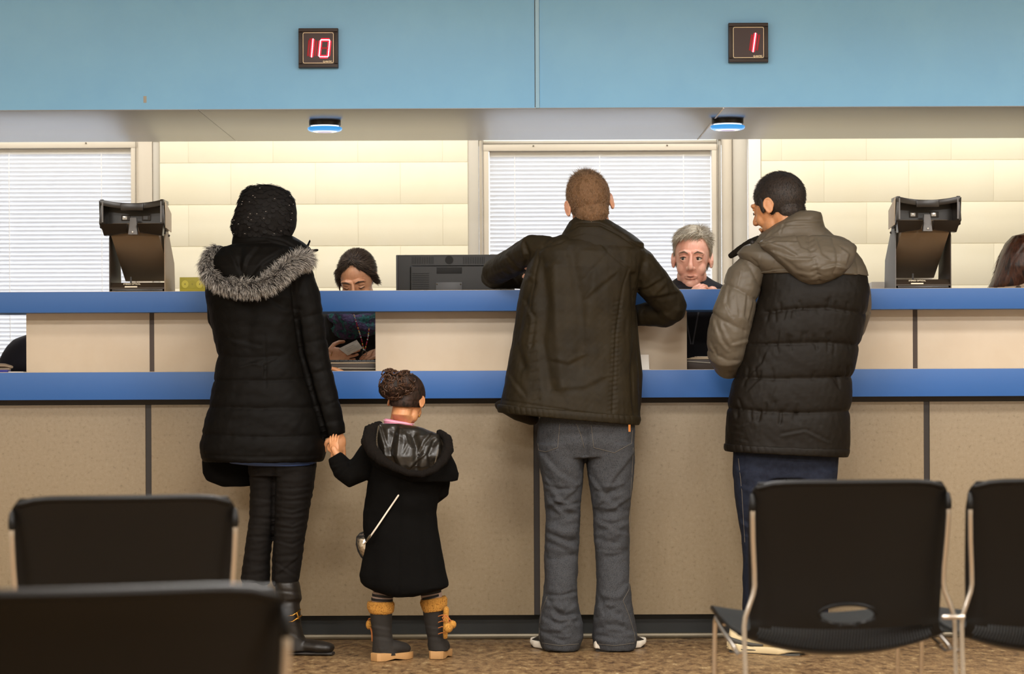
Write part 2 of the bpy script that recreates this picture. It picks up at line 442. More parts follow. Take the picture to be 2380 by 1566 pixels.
# ================================================================ soft-body helpers for people and clothes
def fold_noise(V, scale, seed=0, aniso=(1, 1, 1)):
    rs = np.random.RandomState(seed); q = V*np.array(aniso)*scale; out = np.zeros(len(V))
    for o in range(4):
        k = rs.normal(size=(3, 3)); k /= np.linalg.norm(k, axis=1)[:, None]; ph = rs.rand(3)*6.28; k2 = rs.normal(size=(3,))
        wv = q + 0.35*np.sin(q @ k.T*1.3 + ph)/(1)
        out += (np.sin(wv @ k[0] + ph[0]) * np.cos(wv @ k[1] + ph[1]) + 0.5*np.sin(wv @ k2 + ph[2])) / (1.8**o); q = q*1.9
    return out/2.2
def project(V):
    x = V[:, 0]*F/V[:, 1]; z = (V[:, 2]-CAMZ)*F/V[:, 1]
    u = x*_c - z*_s; v = x*_s + z*_c
    return np.stack([CX+u, HY-v], 1)
def seg_dist(P, poly):
    best = np.full(len(P), 1e9); side = np.zeros(len(P))
    for a, b in zip(poly[:-1], poly[1:]):
        a = np.array(a, float); b = np.array(b, float); d = b-a; L2 = d @ d
        t = np.clip(((P-a) @ d)/L2, 0, 1); q = a+np.outer(t, d); dd = np.linalg.norm(P-q, axis=1)
        cr = (d[0]*(P[:, 1]-a[1])-d[1]*(P[:, 0]-a[0]))
        m = dd < best; best[m] = dd[m]; side[m] = np.sign(cr[m])
    return best, side
def creases(V, Nn, cr, face_only=True):
    """cr: (polyline_px, width_px, depth_m, kind)  v groove, r ridge, q quilting seam, s step fold"""
    P = project(V); D = np.zeros(len(V)); fw = np.clip(-Nn[:, 1]*1.6, 0, 1)
    for poly, wd, dp, kind in cr:
        d, sd = seg_dist(P, poly)
        if kind == 'v': D += -dp*np.exp(-(d/wd)**2)*fw
        elif kind == 'r': D += dp*np.exp(-(d/wd)**2)*fw
        elif kind == 'q': D += -dp*np.exp(-d/wd)
        elif kind == 's': D += 0.55*dp*np.exp(-(d/wd)**2)*np.tanh(sd*d/(wd*0.45))*fw
    return D
def remesh_me(mb, voxel, smooth=4):
    me = mb.mesh('tmp'); o = bpy.data.objects.new('tmp', me); COL.objects.link(o)
    r = o.modifiers.new('r', 'REMESH'); r.mode = 'VOXEL'; r.voxel_size = voxel; r.adaptivity = 0
    if smooth:
        s = o.modifiers.new('s', 'SMOOTH'); s.factor = 0.5; s.iterations = smooth
    dg = bpy.context.evaluated_depsgraph_get(); out = bpy.data.meshes.new_from_object(o.evaluated_get(dg))
    bpy.data.objects.remove(o, do_unlink=True); bpy.data.meshes.remove(me)
    return out
def get_vn(me):
    n = len(me.vertices); V = np.empty(n*3); me.vertices.foreach_get('co', V); Nn = np.empty(n*3)
    me.vertex_normals.foreach_get('vector', Nn); return V.reshape(-1, 3), Nn.reshape(-1, 3)
def sculpt(name, mb, m, parent, voxel=0.006, smooth=4, cr=(), noise=None, cut=None, label=None, post=None, kind=None):
    """noise: list of (amp, scale, seed, aniso); cut: list of (point, normal) removes the side the normal points to"""
    me = remesh_me(mb, voxel, smooth)
    V, Nn = get_vn(me); D = np.zeros(len(V))
    if cr: D += creases(V, Nn, cr)
    for q in (noise or []): D += q[0]*fold_noise(V, q[1], q[2], q[3] if len(q) > 3 else (1, 1, 1))
    V = V + Nn*D[:, None]
    if post is not None: V = post(V, Nn)
    me.vertices.foreach_set('co', V.ravel()); me.update()
    if cut:
        bm = bmesh.new(); bm.from_mesh(me)
        for p, n in cut:
            bmesh.ops.bisect_plane(bm, geom=bm.verts[:]+bm.edges[:]+bm.faces[:], plane_co=p, plane_no=n, clear_outer=True)
            ee = [e for e in bm.edges if e.is_boundary]
            if ee: bmesh.ops.holes_fill(bm, edges=ee, sides=0)
        bm.to_mesh(me); bm.free()
    return link(name, me, m, parent, True, kind, label, ang=1.2)

class Px:
    """pixel frame at a person's distance"""
    def __init__(s, Y): s.Y = Y; s.k = Y/F
    def v(s, px, py, dy=0.0): return np.array(at(px, py, s.Y+dy))
    def m(s, p): return p*s.k
    def ring(s, xl, rl, xr, rr, hd, dy=0, n=36, e=2.3, back=None):
        """horizontal section between two silhouette points; hd half depth in m; back: extra scale of the rear half"""
        a = s.v(xl, rl, dy); b = s.v(xr, rr, dy); c = (a+b)/2; ax = (b-a)/2
        t = np.arange(n)*2*PI/n; ct, st = np.cos(t), np.sin(t)
        q = 2/e; X = np.sign(ct)*np.abs(ct)**q; Yv = np.sign(st)*np.abs(st)**q
        if back: Yv = np.where(Yv > 0, Yv*back, Yv)
        return c + np.outer(X, ax) + np.outer(Yv, np.array((0, hd, 0)))
    def loft(s, mb, rows, n=36, e=2.3):
        """rows: (row, xl, xr, hd[, dy[, row_r]]) ; interpolated smoothly"""
        R_ = [tuple(r)+(0,)*(5-len(r)) if len(r) < 6 else tuple(r) for r in rows]
        rings = []
        for r in R_:
            rr = r[5] if len(r) > 5 else r[0]
            rings.append(s.ring(r[1], r[0], r[2], rr, r[3], r[4], n, e))
        mb.loft(rings); return mb
    def tube(s, mb, pts, n=16, up=None, round_=True):
        """pts: (px, py, dy, r_px or (ra,rb))"""
        P = [s.v(p[0], p[1], p[2]) for p in pts]; r = [tuple(q*s.k for q in p[3]) if hasattr(p[3], '__len__') else p[3]*s.k for p in pts]
        mb.tube(P, r, n, up=up, round_=round_); return mb
    def ell(s, mb, px, py, dy, rx, ry, rz, rot=None):
        mb.ell(s.v(px, py, dy), (rx*s.k, ry*s.k, rz*s.k), rot); return mb

def strands(name, roots, dirs, lens, rad, m, parent, seg=3, curl=0.0, grav=(0, 0, 0), colors=None, seed=1, kind='stuff', label=None):
    """thin tapered three-sided hairs joined into one mesh"""
    rs = np.random.RandomState(seed); roots = np.asarray(roots, float); n = len(roots)
    dirs = np.asarray(dirs, float); dirs = dirs/np.linalg.norm(dirs, axis=1)[:, None]
    lens = np.broadcast_to(np.asarray(lens, float), (n,)); rad = np.broadcast_to(np.asarray(rad, float), (n,))
    side = np.cross(dirs, rs.normal(size=(n, 3))); side /= np.linalg.norm(side, axis=1)[:, None]; up = np.cross(dirs, side)
    P = roots.copy(); d = dirs.copy(); V = []; G = np.array(grav, float)
    for i in range(seg+1):
        rr = rad*(1-i/seg)**0.7 if i < seg else rad*0.05
        for a in (0, 2*PI/3, 4*PI/3):
            V.append(P + side*(rr*math.cos(a))[:, None] + up*(rr*math.sin(a))[:, None])
        d = d + G/seg + curl*side*math.cos(i*2.0) + curl*up*math.sin(i*2.0)
        d = d/np.linalg.norm(d, axis=1)[:, None]; P = P + d*(lens/seg)[:, None]
    V = np.stack(V, 1)                                     # n, 3(seg+1), 3
    base = np.arange(n)*3*(seg+1); fs = []
    for i in range(seg):
        for a in range(3):
            b = (a+1) % 3; fs.append(np.stack([base+3*i+a, base+3*i+b, base+3*i+3+b, base+3*i+3+a], 1))
    Fq = np.concatenate(fs)
    me = bpy.data.meshes.new(name); nv = V.size//3
    me.vertices.add(nv); me.vertices.foreach_set('co', V.reshape(-1))
    me.loops.add(Fq.size); me.polygons.add(len(Fq))
    me.loops.foreach_set('vertex_index', Fq.reshape(-1).astype(np.int32)); me.polygons.foreach_set('loop_start', (np.arange(len(Fq))*4).astype(np.int32))
    me.update(calc_edges=True)
    if colors is not None:                                  # per strand (root, tip) colours
        A = me.color_attributes.new('Col', 'FLOAT_COLOR', 'POINT'); cr = np.asarray(colors)   # n,2,3
        t = np.repeat(np.arange(seg+1)/seg, 3); C = cr[:, 0][:, None, :]*(1-t)[None, :, None]+cr[:, 1][:, None, :]*t[None, :, None]
        C4 = np.concatenate([C, np.ones(C.shape[:2]+(1,))], 2); A.data.foreach_set('color', C4.reshape(-1))
    return link(name, me, m, parent, True, kind, label, ang=3.0)

def mesh_roots(o, n, seed=1, jit=.0015):
    V, Nn = get_vn(o.data); V = V + np.array(ORG[o.name]); rs = np.random.RandomState(seed); i = rs.randint(0, len(V), n)
    return V[i] + rs.normal(size=(n, 3))*jit - Nn[i]*.001, Nn[i]
def frame_mat(pos, yaw=0, pitch=0, roll=0, sc=1.0):
    """head frame: +y face, +z up, +x the person's right hand side seen from behind = picture right"""
    return Matrix.Translation(Vector(pos)) @ Matrix.Rotation(yaw, 4, 'Z') @ Matrix.Rotation(pitch, 4, 'X') @ Matrix.Rotation(roll, 4, 'Y') @ Matrix.Scale(sc, 4)
def head_mb(M, neck=0.16, neck_r=0.056, neckdir=(0, -0.03), ears=True, jaw=1.0, face=True, femi=0.0):
    h = MB()
    h.ell((0, -.012, .034), (.075, .098, .088), nu=32, nv=20); h.ell((0, .026, .005), (.066, .066, .084), nu=28, nv=18)
    h.ell((0, .028, -.050), (.056*jaw, .052, .048), nu=24, nv=14); h.ell((0, .040, -.075), (.040*jaw, .042, .030), nu=24, nv=14); h.ell((0, .066, -.085), (.025*jaw, .020, .020))
    for s in (-1, 1): h.ell((s*.034, .054, -.026), (.028, .026, .030)); h.ell((s*.042*jaw, .018, -.058), (.020, .030, .030))
    if face:
        h.tube([(0, .090, .022), (0, .103, .0), (0, .113, -.018)], [.0075, .0085, .0115], 12, round_=True)
        h.ell((0, .112, -.022), (.0125, .012, .0105))
        for s in (-1, 1):
            h.ell((s*.012, .103, -.026), (.0085, .010, .008))
            h.tube([(s*.010, .090, .030), (s*.028, .089, .034), (s*.048, .074, .028)], [.008, .009, .008], 10, round_=True)
            h.tube([(s*.016, .083, .0165), (s*.031, .0885, .0185), (s*.046, .078, .0145)], [.0035, .0045, .0035], 8, round_=True)
            h.tube([(s*.017, .083, .0035), (s*.031, .086, -.0005), (s*.045, .078, .004)], [.003, .0038, .003], 8, round_=True)
        h.tube([(-.024, .084, -.054), (-.010, .0955, -.0505), (0, .0965, -.052), (.010, .0955, -.0505), (.024, .084, -.054)], .0048, 8, round_=True)
        h.tube([(-.021, .083, -.059), (0, .0945, -.0625), (.021, .083, -.059)], .0056, 8, round_=True)
    if ears:
        for s in (-1, 1):
            ring = []
            for i in range(14):
                a = 2*PI*i/14; q = math.sin(a); c2 = math.cos(a)
                ring.append((s*(.0800 - .0065*c2), -.012 - .015*c2*(1 if q > -.2 else .75), .002 + .0255*q))
            h.tube(ring, .0040, 8, closed=True)
            er = Matrix.Rotation(s*-.40, 3, 'Z')
            h.ell((s*.0795, -.012, .001), (.0046, .014, .021), er); h.ell((s*.079, -.006, -.018), (.006, .008, .010), er); h.ell((s*.078, -.004, 0), (.008, .010, .020))
    if neck:
        h.tube([(0, -.018, -.02), (0, -.028, -.075), (0, -.028+neckdir[1], -neck)], [neck_r*0.95, neck_r, neck_r*1.15], 20, round_=True)
    return h.xf(M)
def cap_points(M, n, mask, r=(.077, .100, .090), c=(0, -.012, .034), seed=3):
    rs = np.random.RandomState(seed); P = []; Nn = []
    while len(P) < n:
        q = rs.normal(size=(4000, 3)); q /= np.linalg.norm(q, axis=1)[:, None]
        p = q*np.array(r)+np.array(c); ok = mask(p)
        P += list(p[ok]); Nn += list(q[ok]/np.array(r))
    P = np.array(P[:n]); Nn = np.array(Nn[:n]); Nn /= np.linalg.norm(Nn, axis=1)[:, None]
    return P, Nn
def to_world(M, P, Nn=None):
    A = np.array(M.to_3x3()); t = np.array(M.translation); W = P @ A.T + t
    if Nn is None: return W
    B = Nn @ A.T; return W, B/np.linalg.norm(B, axis=1)[:, None]
def join_me(name, meshes, m, parent, label=None):
    b = bmesh.new()
    for me in meshes: b.from_mesh(me)
    out = bpy.data.meshes.new(name); b.to_mesh(out); b.free()
    for me in meshes: bpy.data.meshes.remove(me)
    return link(name, out, m, parent, True, None, label, ang=1.5)
def hand_mb(wrist, palm_dir, normal, size=1.0, curl=0.5, thumb_side=1, spread=0.12, curls=None):
    """palm plus five separate fingers. wrist position, direction to the fingers, palm normal (pointing out of the palm)"""
    w = Vector(wrist); d = Vector(palm_dir).normalized(); nrm = Vector(normal); nrm = (nrm - d*nrm.dot(d)).normalized(); sd = d.cross(nrm)*thumb_side
    h = MB(); S = size
    pc = w + d*.048*S
    rot = Matrix((sd, d, nrm)).transposed()
    h.ell(pc, (.040*S, .052*S, .015*S), rot, 20, 14); h.ell(w+d*.012*S, (.028*S, .03*S, .018*S), rot)
    L_ = [.072, .080, .074, .060]
    for i in range(4):
        off = (.028 - i*.0185)*S; base = w + d*(.088 - abs(i-1.3)*.004)*S + sd*off
        cu = (curls[i] if curls else curl); dd = (d + sd*spread*(1.2-i)*.5).normalized(); p = base - dd*.02*S; pts = [p, base]; ang = 0
        for k, fr in enumerate((.45, .30, .25)):
            ang += cu*(0.7, 0.95, 0.8)[k]
            dv = dd*math.cos(ang)+nrm*math.sin(ang); pts.append(pts[-1]+dv*L_[i]*fr*S)
        h.tube(pts, [.009*S, .0088*S, .0082*S, .0074*S, .0062*S], 10, round_=True)
    b = w + d*.022*S + sd*.026*S; t1 = b + (sd*.7+d*.6+nrm*.35).normalized()*.034*S; t2 = t1 + (sd*.25+d*.85+nrm*.45).normalized()*.028*S; t3 = t2+(d*.9+nrm*.4-sd*.1).normalized()*.022*S
    h.tube([b, t1, t2, t3], [.012*S, .0105*S, .0092*S, .0075*S], 10, round_=True)
    return h

# ---------------------------------------------------------------- clothing and skin materials
M_skin1 = mat('fair_skin', 'e3ad90', 0.5, col2='dc9e80', nscale=25, sub=0.15)
M_skin2 = mat('warm_brown_skin', 'c48c62', 0.5, col2='bb8055', nscale=25, sub=0.15)
M_skin3 = mat('tan_skin', 'd09a76', 0.45, col2='c48b68', nscale=20, sub=0.15)
M_skin4 = mat('ruddy_skin', 'f0bba4', 0.45, col2='e49f88', nscale=18, ramp=(0.35, 0.7), sub=0.15)
M_coatblk = mat('black_coat_cloth', '090705', 0.62, bump=0.25, bscale=500, spec=0.1)
M_nylon = mat('dark_olive_shell_cloth', '251e10', 0.6, col2='1f190d', spec=0.16, nscale=9, bump=0.2, bscale=420)
M_wool = mat('black_wool_cloth', '080706', 0.95, bump=0.4, bscale=260, spec=0.1)
M_satin = mat('black_satin_lining', '1a1611', 0.34, bump=0.05, bscale=300)
M_boucle = mat('dark_brown_boucle', '100c09', 0.95, spec=0.15, bump=0.6, bscale=180)
M_quilt = mat('black_quilted_cloth', '110c06', 0.6, spec=0.2, bump=0.12, bscale=380)
M_greyshell = mat('taupe_grey_shell_cloth', '564e42', 0.48, spec=0.35, bump=0.10, bscale=300)
M_fur = mat('grey_fur', '807468', 0.6, attr='Col')
M_strand = mat('hair_strands', '3a2b1e', 0.45, attr='Col')
M_fatfur = mat('dark_fur_base', '1d1815', 0.9)
M_jeans = mat('charcoal_denim', '28282a', 0.85, col2=['434447', '262729'], spec=0.2, nscale=420, bump=0.35, bscale=700, stretch=(1, 1, 0.35), ramp=(.35, .65))
M_navy = mat('navy_denim', '171b28', 0.85, col2='1d2230', spec=0.2, nscale=50, bump=0.3, bscale=600)
M_blackjean = mat('black_stretch_cloth', '0e0a07', 0.8, spec=0.2, bump=0.2, bscale=500)
M_thread = mat('tan_seam_thread', '5e574d', 0.8)
M_blueshirt = mat('blue_shirt_cloth', '3d5488', 0.8)
# ================================================================ man in the dark olive jacket and grey jeans
p = Px(9.60)
man = thing('person', 'man seen from behind in dark olive jacket and flared charcoal jeans, elbow on ledge', 'person', tuple(p.v(1365, 1512, -0.02)*np.array([1, 1, 0])))
Mh = frame_mat(p.v(1370, 478, 0.02), yaw=0.06, pitch=-0.10, roll=-0.17, sc=1.06)
hm = remesh_me(head_mb(Mh, neck=0.11, neck_r=0.053, neckdir=(0, .03)), 0.0028, 3)
b = MB()
p.loft(b, [(575, 1320, 1430, .05), (600, 1275, 1460, .07), (700, 1250, 1440, .09), (800, 1265, 1430, .085), (900, 1265, 1440, .09), (960, 1275, 1450, .085), (1010, 1285, 1445, .07)], 24)
p.tube(b, [(1275, 600, 0, 22), (1195, 615, .14, 16), (1155, 640, .32, 13)]); p.tube(b, [(1155, 642, .33, 13), (1260, 650, .42, 12), (1310, 652, .43, 11)])
p.tube(b, [(1460, 610, 0, 24), (1558, 708, .08, 13)]); p.tube(b, [(1558, 712, .09, 13), (1500, 730, .17, 12), (1430, 745, .20, 11)])
for pts in ([(1315, 1010, 0, 34), (1310, 1230, 0, 30), (1308, 1440, 0, 20), (1306, 1490, -.02, 19)], [(1412, 1010, 0, 34), (1422, 1230, 0, 30), (1428, 1440, 0, 20), (1430, 1490, -.02, 19)]):
    p.tube(b, pts)
bodyc = remesh_me(b, 0.009, 3)
hl = remesh_me(hand_mb(p.v(1312, 654, .43), (1, .2, 0), (0, 0, -1), 1.0, .4, -1), 0.004, 2)
hr = remesh_me(hand_mb(p.v(1430, 745, .20), (-1, .1, 0), (0, 0, -1), 1.0, .4, 1), 0.004, 2)
join_me('body', [hm, bodyc, hl, hr], M_skin1, man)

# hair: short clipped brown, thin on the crown
def m1mask(q): return ((q[:, 1] < .058) & (q[:, 2] > -.060 + .0*q[:, 1]) & ((q[:, 1] < -.012) | (q[:, 2] > .022)) & ~((np.abs(np.abs(q[:, 0])-.075) < .012) & (q[:, 2] < .02) & (q[:, 1] > -.03)))
hc = MB(); hc.ell((0, -.013, .034), (.0772, .1000, .0905), nu=40, nv=26); hc.ell((0, -.050, -.030), (.060, .052, .050)); hc.xf(Mh)
M_hair1 = mat('light_brown_hair', '6b5038', 0.7, col2=['745840', '60472f'], spec=.2, nscale=45, bump=0.5, bscale=420)
hair_o = sculpt('hair', hc, M_hair1, man, 0.003, 2, cut=[(Mh @ Vector((0, .060, .03)), (Mh.to_3x3() @ Vector((0, 1, -.35)))), (Mh @ Vector((0, -.03, -.052)), (Mh.to_3x3() @ Vector((0, .62, -1))))])
W_, B_ = mesh_roots(hair_o, 9000, 5); P_ = (W_-np.array(Mh.translation)) @ np.linalg.inv(np.array(Mh.to_3x3())).T
up = np.array(Mh.to_3x3() @ Vector((0, .9, .2))); down = np.array(Mh.to_3x3() @ Vector((0, .1, -1)))
hz = (P_[:, 2]-.03)/.09; t = np.clip(hz, 0, 1)[:, None]
D_ = B_*.55 + up*t*1.1 + down*(1-t)*1.5 + np.random.RandomState(3).normal(size=P_.shape)*.22
rs = np.random.RandomState(8); cbase = np.array([lin('7f6044'), lin('9a7a5a'), lin('5f4630'), lin('ab8c6c')])[rs.randint(0, 4, 9000)]
ln = .006 + .024*np.clip(hz, 0, 1)**2*(rs.rand(9000)*1.0+.2)
strands('hair_strands', W_, D_, ln, .0006, M_strand, man, 2, colors=np.stack([cbase*.7, cbase], 1), seed=2)

# jacket
j = MB()
p.loft(j, [(548, 1300, 1440, .055, .0), (560, 1262, 1490, .09), (585, 1240, 1502, .115), (620, 1226, 1498, .13), (665, 1210, 1482, .135), (720, 1200, 1475, .14),
           (800, 1190, 1478, .145), (870, 1175, 1484, .15), (920, 1166, 1487, .16, 0, 930), (946, 1160, 1488, .165, 0, 975), (955, 1159, 1484, .165, 0, 986)], 48)
p.tube(j, [(1272, 585, 0, 36), (1240, 580, .03, 37), (1190, 610, .16, 34), (1150, 634, .28, 32), (1146, 646, .34, 29)]); p.tube(j, [(1144, 645, .32, 28), (1210, 648, .40, 25), (1290, 652, .42, 20)])
p.tube(j, [(1455, 600, 0, 44), (1482, 618, .02, 44), (1525, 668, .06, 40), (1560, 706, .10, 37)]); p.tube(j, [(1561, 715, .10, 37), (1545, 730, .13, 32), (1500, 730, .17, 28), (1420, 745, .20, 21)])
cr = [([(1290, 556), (1252, 585), (1243, 640), (1232, 720)], 3.0, .0035, 'v'), ([(1390, 556), (1420, 590), (1462, 625), (1448, 665), (1432, 780), (1424, 960)], 2.6, .0035, 'v'),
      ([(1262, 575), (1300, 566), (1330, 548)], 2.4, .003, 'v'),
      ([(1330, 590), (1345, 680), (1355, 760), (1350, 850)], 16, .008, 'v'), ([(1380, 640), (1372, 700), (1365, 780)], 14, .006, 'r'),
      ([(1258, 610), (1268, 700), (1262, 800), (1280, 900)], 14, .010, 'v'), ([(1290, 620), (1296, 760), (1306, 900)], 14, .008, 'r'),
      ([(1425, 640), (1400, 660), (1365, 690)], 9, .006, 's'), ([(1405, 590), (1360, 640)], 12, .004, 's'),
      ([(1352, 830), (1320, 845), (1290, 838)], 9, .006, 's'), ([(1400, 880), (1360, 900), (1300, 905)], 12, .005, 's'),
      ([(1215, 700), (1240, 740), (1232, 800)], 8, .008, 's'), ([(1235, 660), (1215, 720), (1200, 790), (1215, 850)], 9, .008, 'v'), ([(1175, 860), (1195, 890), (1215, 915)], 8, .007, 's'),
      ([(1180, 600), (1200, 625), (1235, 640)], 7, .008, 's'), ([(1135, 640), (1170, 625), (1190, 640), (1205, 660)], 8, .006, 's'), ([(1218, 565), (1226, 590), (1222, 640)], 6, .010, 'v'),
      ([(1498, 610), (1488, 650), (1478, 690)], 7, .009, 'v'), ([(1535, 650), (1505, 668), (1482, 672)], 7, .007, 's'), ([(1570, 680), (1530, 690), (1490, 690)], 8, .008, 's'), ([(1560, 650), (1530, 680), (1495, 720)], 8, .006, 's'),
      ([(1158, 928), (1260, 945), (1400, 966), (1486, 972)], 2.2, .0035, 'v'),
      ([(1472, 640), (1478, 760), (1472, 880), (1480, 960)], 7, .012, 'v')]
for i in range(24):                                              # puckers along the seams
    yy = 700+i*11; x0 = 1436-0.05*(yy-700)
    cr.append(([(x0-9, yy+2), (x0+9, yy-2)], 2.2, .0022, 'v'))
    if i % 2: cr.append(([(1232+0.06*(yy-700)-7, yy+2), (1232+0.06*(yy-700)+8, yy-3)], 2.4, .002, 'v'))
sculpt('jacket', j, M_nylon, man, 0.0048, 4, cr, [(.0034, 24, 4, (1, 1, .5)), (.0018, 60, 9, (1, 1, .7)), (.0007, 150, 19)])
sp = MB(); p.loft(sp, [(690, 1440, 1474, .05, .07), (740, 1440, 1481, .06, .07), (800, 1440, 1486, .06, .07), (870, 1440, 1494, .06, .07), (930, 1440, 1491, .06, .07), (985, 1440, 1485, .05, .07)], 24); sculpt('jacket_front', sp, M_nylon, man, .006, 3)
# hem band, collar with fold, garment label
hb = MB()
p.loft(hb, [(938, 1157, 1489, .168, 0, 966), (946, 1154, 1490, .172, 0, 976), (958, 1157, 1486, .170, 0, 988)], 48)
hcr = [([(1180+i*13, 940+i*1.25), (1184+i*13, 962+i*1.25)], 2.0, .0016, 'v') for i in range(24)]
sculpt('hem_band', hb, M_nylon, man, 0.004, 2, hcr)
fl = MB()                                                        # open front corner of the jacket hanging low at the left
p.tube(fl, [(1168, 942, .05, (14, 26)), (1205, 962, .10, (16, 26)), (1238, 975, .12, (14, 20))]); sculpt('jacket_front', fl, M_nylon, man, 0.005, 4)
cl = MB()
p.loft(cl, [(500, 1352, 1396, .05, .0, 503), (505, 1335, 1418, .066, .0, 512), (516, 1322, 1444, .080, .0, 528), (530, 1314, 1474, .090, .0, 548), (544, 1306, 1497, .096, .0, 566), (560, 1300, 1497, .10, .0, 580), (575, 1300, 1480, .10, .0, 590)], 44)
sculpt('collar', cl, M_nylon, man, 0.0035, 3, [([(1318, 538), (1345, 522), (1395, 522), (1440, 545), (1492, 582)], 2.6, .006, 'v'), ([(1330, 520), (1370, 510), (1420, 524)], 5, .003, 'r'), ([(1312, 556), (1360, 543), (1420, 556)], 3, .003, 's')], [(.0012, 50, 2)])
MB().box(p.v(1463, 995, -.165), (.008, .002, .026)).build('garment_tag', mat('orange_tag', 'a8641e', 0.7), man)
# jeans: flared, one leg each side joined at the seat
jn = MB()
p.loft(jn, [(945, 1262, 1470, .105), (985, 1250, 1475, .115), (1030, 1247, 1476, .12), (1062, 1250, 1476, .105)], 36)
Lr = [(1030, 1247, 1366, .11), (1060, 1250, 1360, .105), (1100, 1258, 1356, .10), (1150, 1265, 1352, .092), (1200, 1270, 1350, .086), (1250, 1266, 1347, .082), (1300, 1264, 1343, .08), (1350, 1266, 1341, .084, -.01), (1400, 1260, 1343, .09, -.01), (1440, 1252, 1352, .10, -.005), (1480, 1251, 1356, .105), (1503, 1258, 1347, .10), (1508, 1262, 1344, .095)]
Rr = [(1030, 1358, 1476, .11), (1060, 1360, 1476, .105), (1100, 1366, 1474, .10), (1150, 1372, 1468, .092), (1200, 1378, 1463, .086), (1250, 1380, 1462, .082), (1300, 1383, 1462, .08), (1350, 1386, 1463, .084, -.01), (1400, 1384, 1468, .09, -.01), (1440, 1378, 1475, .10, -.005), (1480, 1377, 1481, .105), (1503, 1381, 1477, .10), (1508, 1384, 1473, .095)]
p.loft(jn, Lr, 32); p.loft(jn, Rr, 32)
cr = [([(1362, 1000), (1360, 1090)], 8, .012, 'v')]
for a in ([(1262, 1060), (1300, 1100), (1335, 1120)], [(1275, 1120), (1305, 1165), (1345, 1185)], [(1268, 1150), (1300, 1185), (1320, 1200)], [(1345, 1130), (1310, 1165), (1272, 1178)], [(1270, 1215), (1310, 1228), (1345, 1220)], [(1268, 1240), (1305, 1255), (1340, 1270)], [(1266, 1262), (1300, 1275)],
          [(1375, 1110), (1410, 1160), (1440, 1180)], [(1470, 1060), (1430, 1110), (1400, 1165)], [(1460, 1160), (1425, 1185), (1382, 1180)], [(1385, 1205), (1420, 1222), (1460, 1212)], [(1384, 1238), (1425, 1232), (1458, 1240)], [(1385, 1255), (1420, 1262)],
          [(1300, 1370), (1315, 1420), (1345, 1400)], [(1275, 1400), (1300, 1440), (1340, 1430)], [(1270, 1440), (1310, 1465), (1350, 1445)], [(1262, 1470), (1300, 1490)], [(1310, 1410), (1330, 1445)],
          [(1385, 1410), (1420, 1395), (1455, 1360)], [(1382, 1440), (1420, 1425), (1445, 1440)], [(1385, 1465), (1430, 1455), (1470, 1470)], [(1383, 1480), (1420, 1488)], [(1390, 1390), (1400, 1420)]):
    cr.append((a, 11, .011, 's'))
rs = np.random.RandomState(21)
for (x0_, x1_) in ((1262, 1350), (1380, 1464)):
    for yy in list(range(1130, 1300, 15)) + list(range(1380, 1490, 14)):
        a = rs.uniform(x0_, x0_+35); b_ = rs.uniform(x1_-40, x1_); dy_ = rs.uniform(-16, 16)
        cr.append(([(a, yy+rs.uniform(-6, 6)), ((a+b_)/2, yy+dy_*.5+rs.uniform(2, 8)), (b_, yy+dy_)], rs.uniform(4, 8), rs.uniform(.004, .008), rs.choice(['s', 'r', 'v'])))
sculpt('jeans', jn, M_jeans, man, 0.0045, 3, cr, [(.0036, 28, 14, (1, 1, 1.3)), (.0018, 80, 6)])
# seams, hems and patch pockets as raised stitching
def surf_line(px_pts, dyf, r, nm, m, par, pp):
    mb = MB(); P = []
    for a, b in zip(px_pts[:-1], px_pts[1:]):
        for k in range(6): P.append((a[0]+(b[0]-a[0])*k/6, a[1]+(b[1]-a[1])*k/6))
    P.append(px_pts[-1]); mb.tube([pp.v(x, y, dyf(x, y)) for x, y in P], r, 6)
    return mb.build(nm, m, par)
def on_surface(obj_names_unused=None): pass
DG = bpy.context.evaluated_depsgraph_get
def ray_dy(o, pp, lift=0.0015):
    """depth of the mesh surface under a photo pixel, measured on the mesh itself"""
    from mathutils.bvhtree import BVHTree
    bmx = bmesh.new(); bmx.from_mesh(o.data); org = ORG.get(o.name, Vector((0, 0, 0)))
    bmesh.ops.translate(bmx, verts=bmx.verts, vec=org); T = BVHTree.FromBMesh(bmx); bmx.free()
    def f(x, y):
        d = at(x, y, 1.0) - Vector((0, 0, CAMZ)); c = Vector((0, 0, CAMZ)); h = T.ray_cast(c, d.normalized())
        return (h[0].y - lift - pp.Y) if h[0] is not None else 0.0
    return f
jo = bpy.data.objects['jeans']; fj = ray_dy(jo, p)
for l in ([(1250, 1030), (1252, 1046), (1268, 1050), (1296, 1040), (1301, 985)], [(1374, 988), (1380, 1040), (1428, 1052), (1468, 1030), (1470, 1000)], [(1340, 985), (1350, 1010), (1358, 1040)],
          [(1472, 1040), (1466, 1150), (1463, 1300), (1462, 1370), (1448, 1395), (1462, 1430), (1474, 1470), (1477, 1490)], [(1272, 1385), (1258, 1420), (1253, 1460), (1254, 1490)],
          [(1260, 1494), (1300, 1500), (1345, 1496)], [(1382, 1496), (1430, 1500), (1474, 1494)]):
    surf_line(l, fj, .0009, 'stitching', M_thread, man, p)
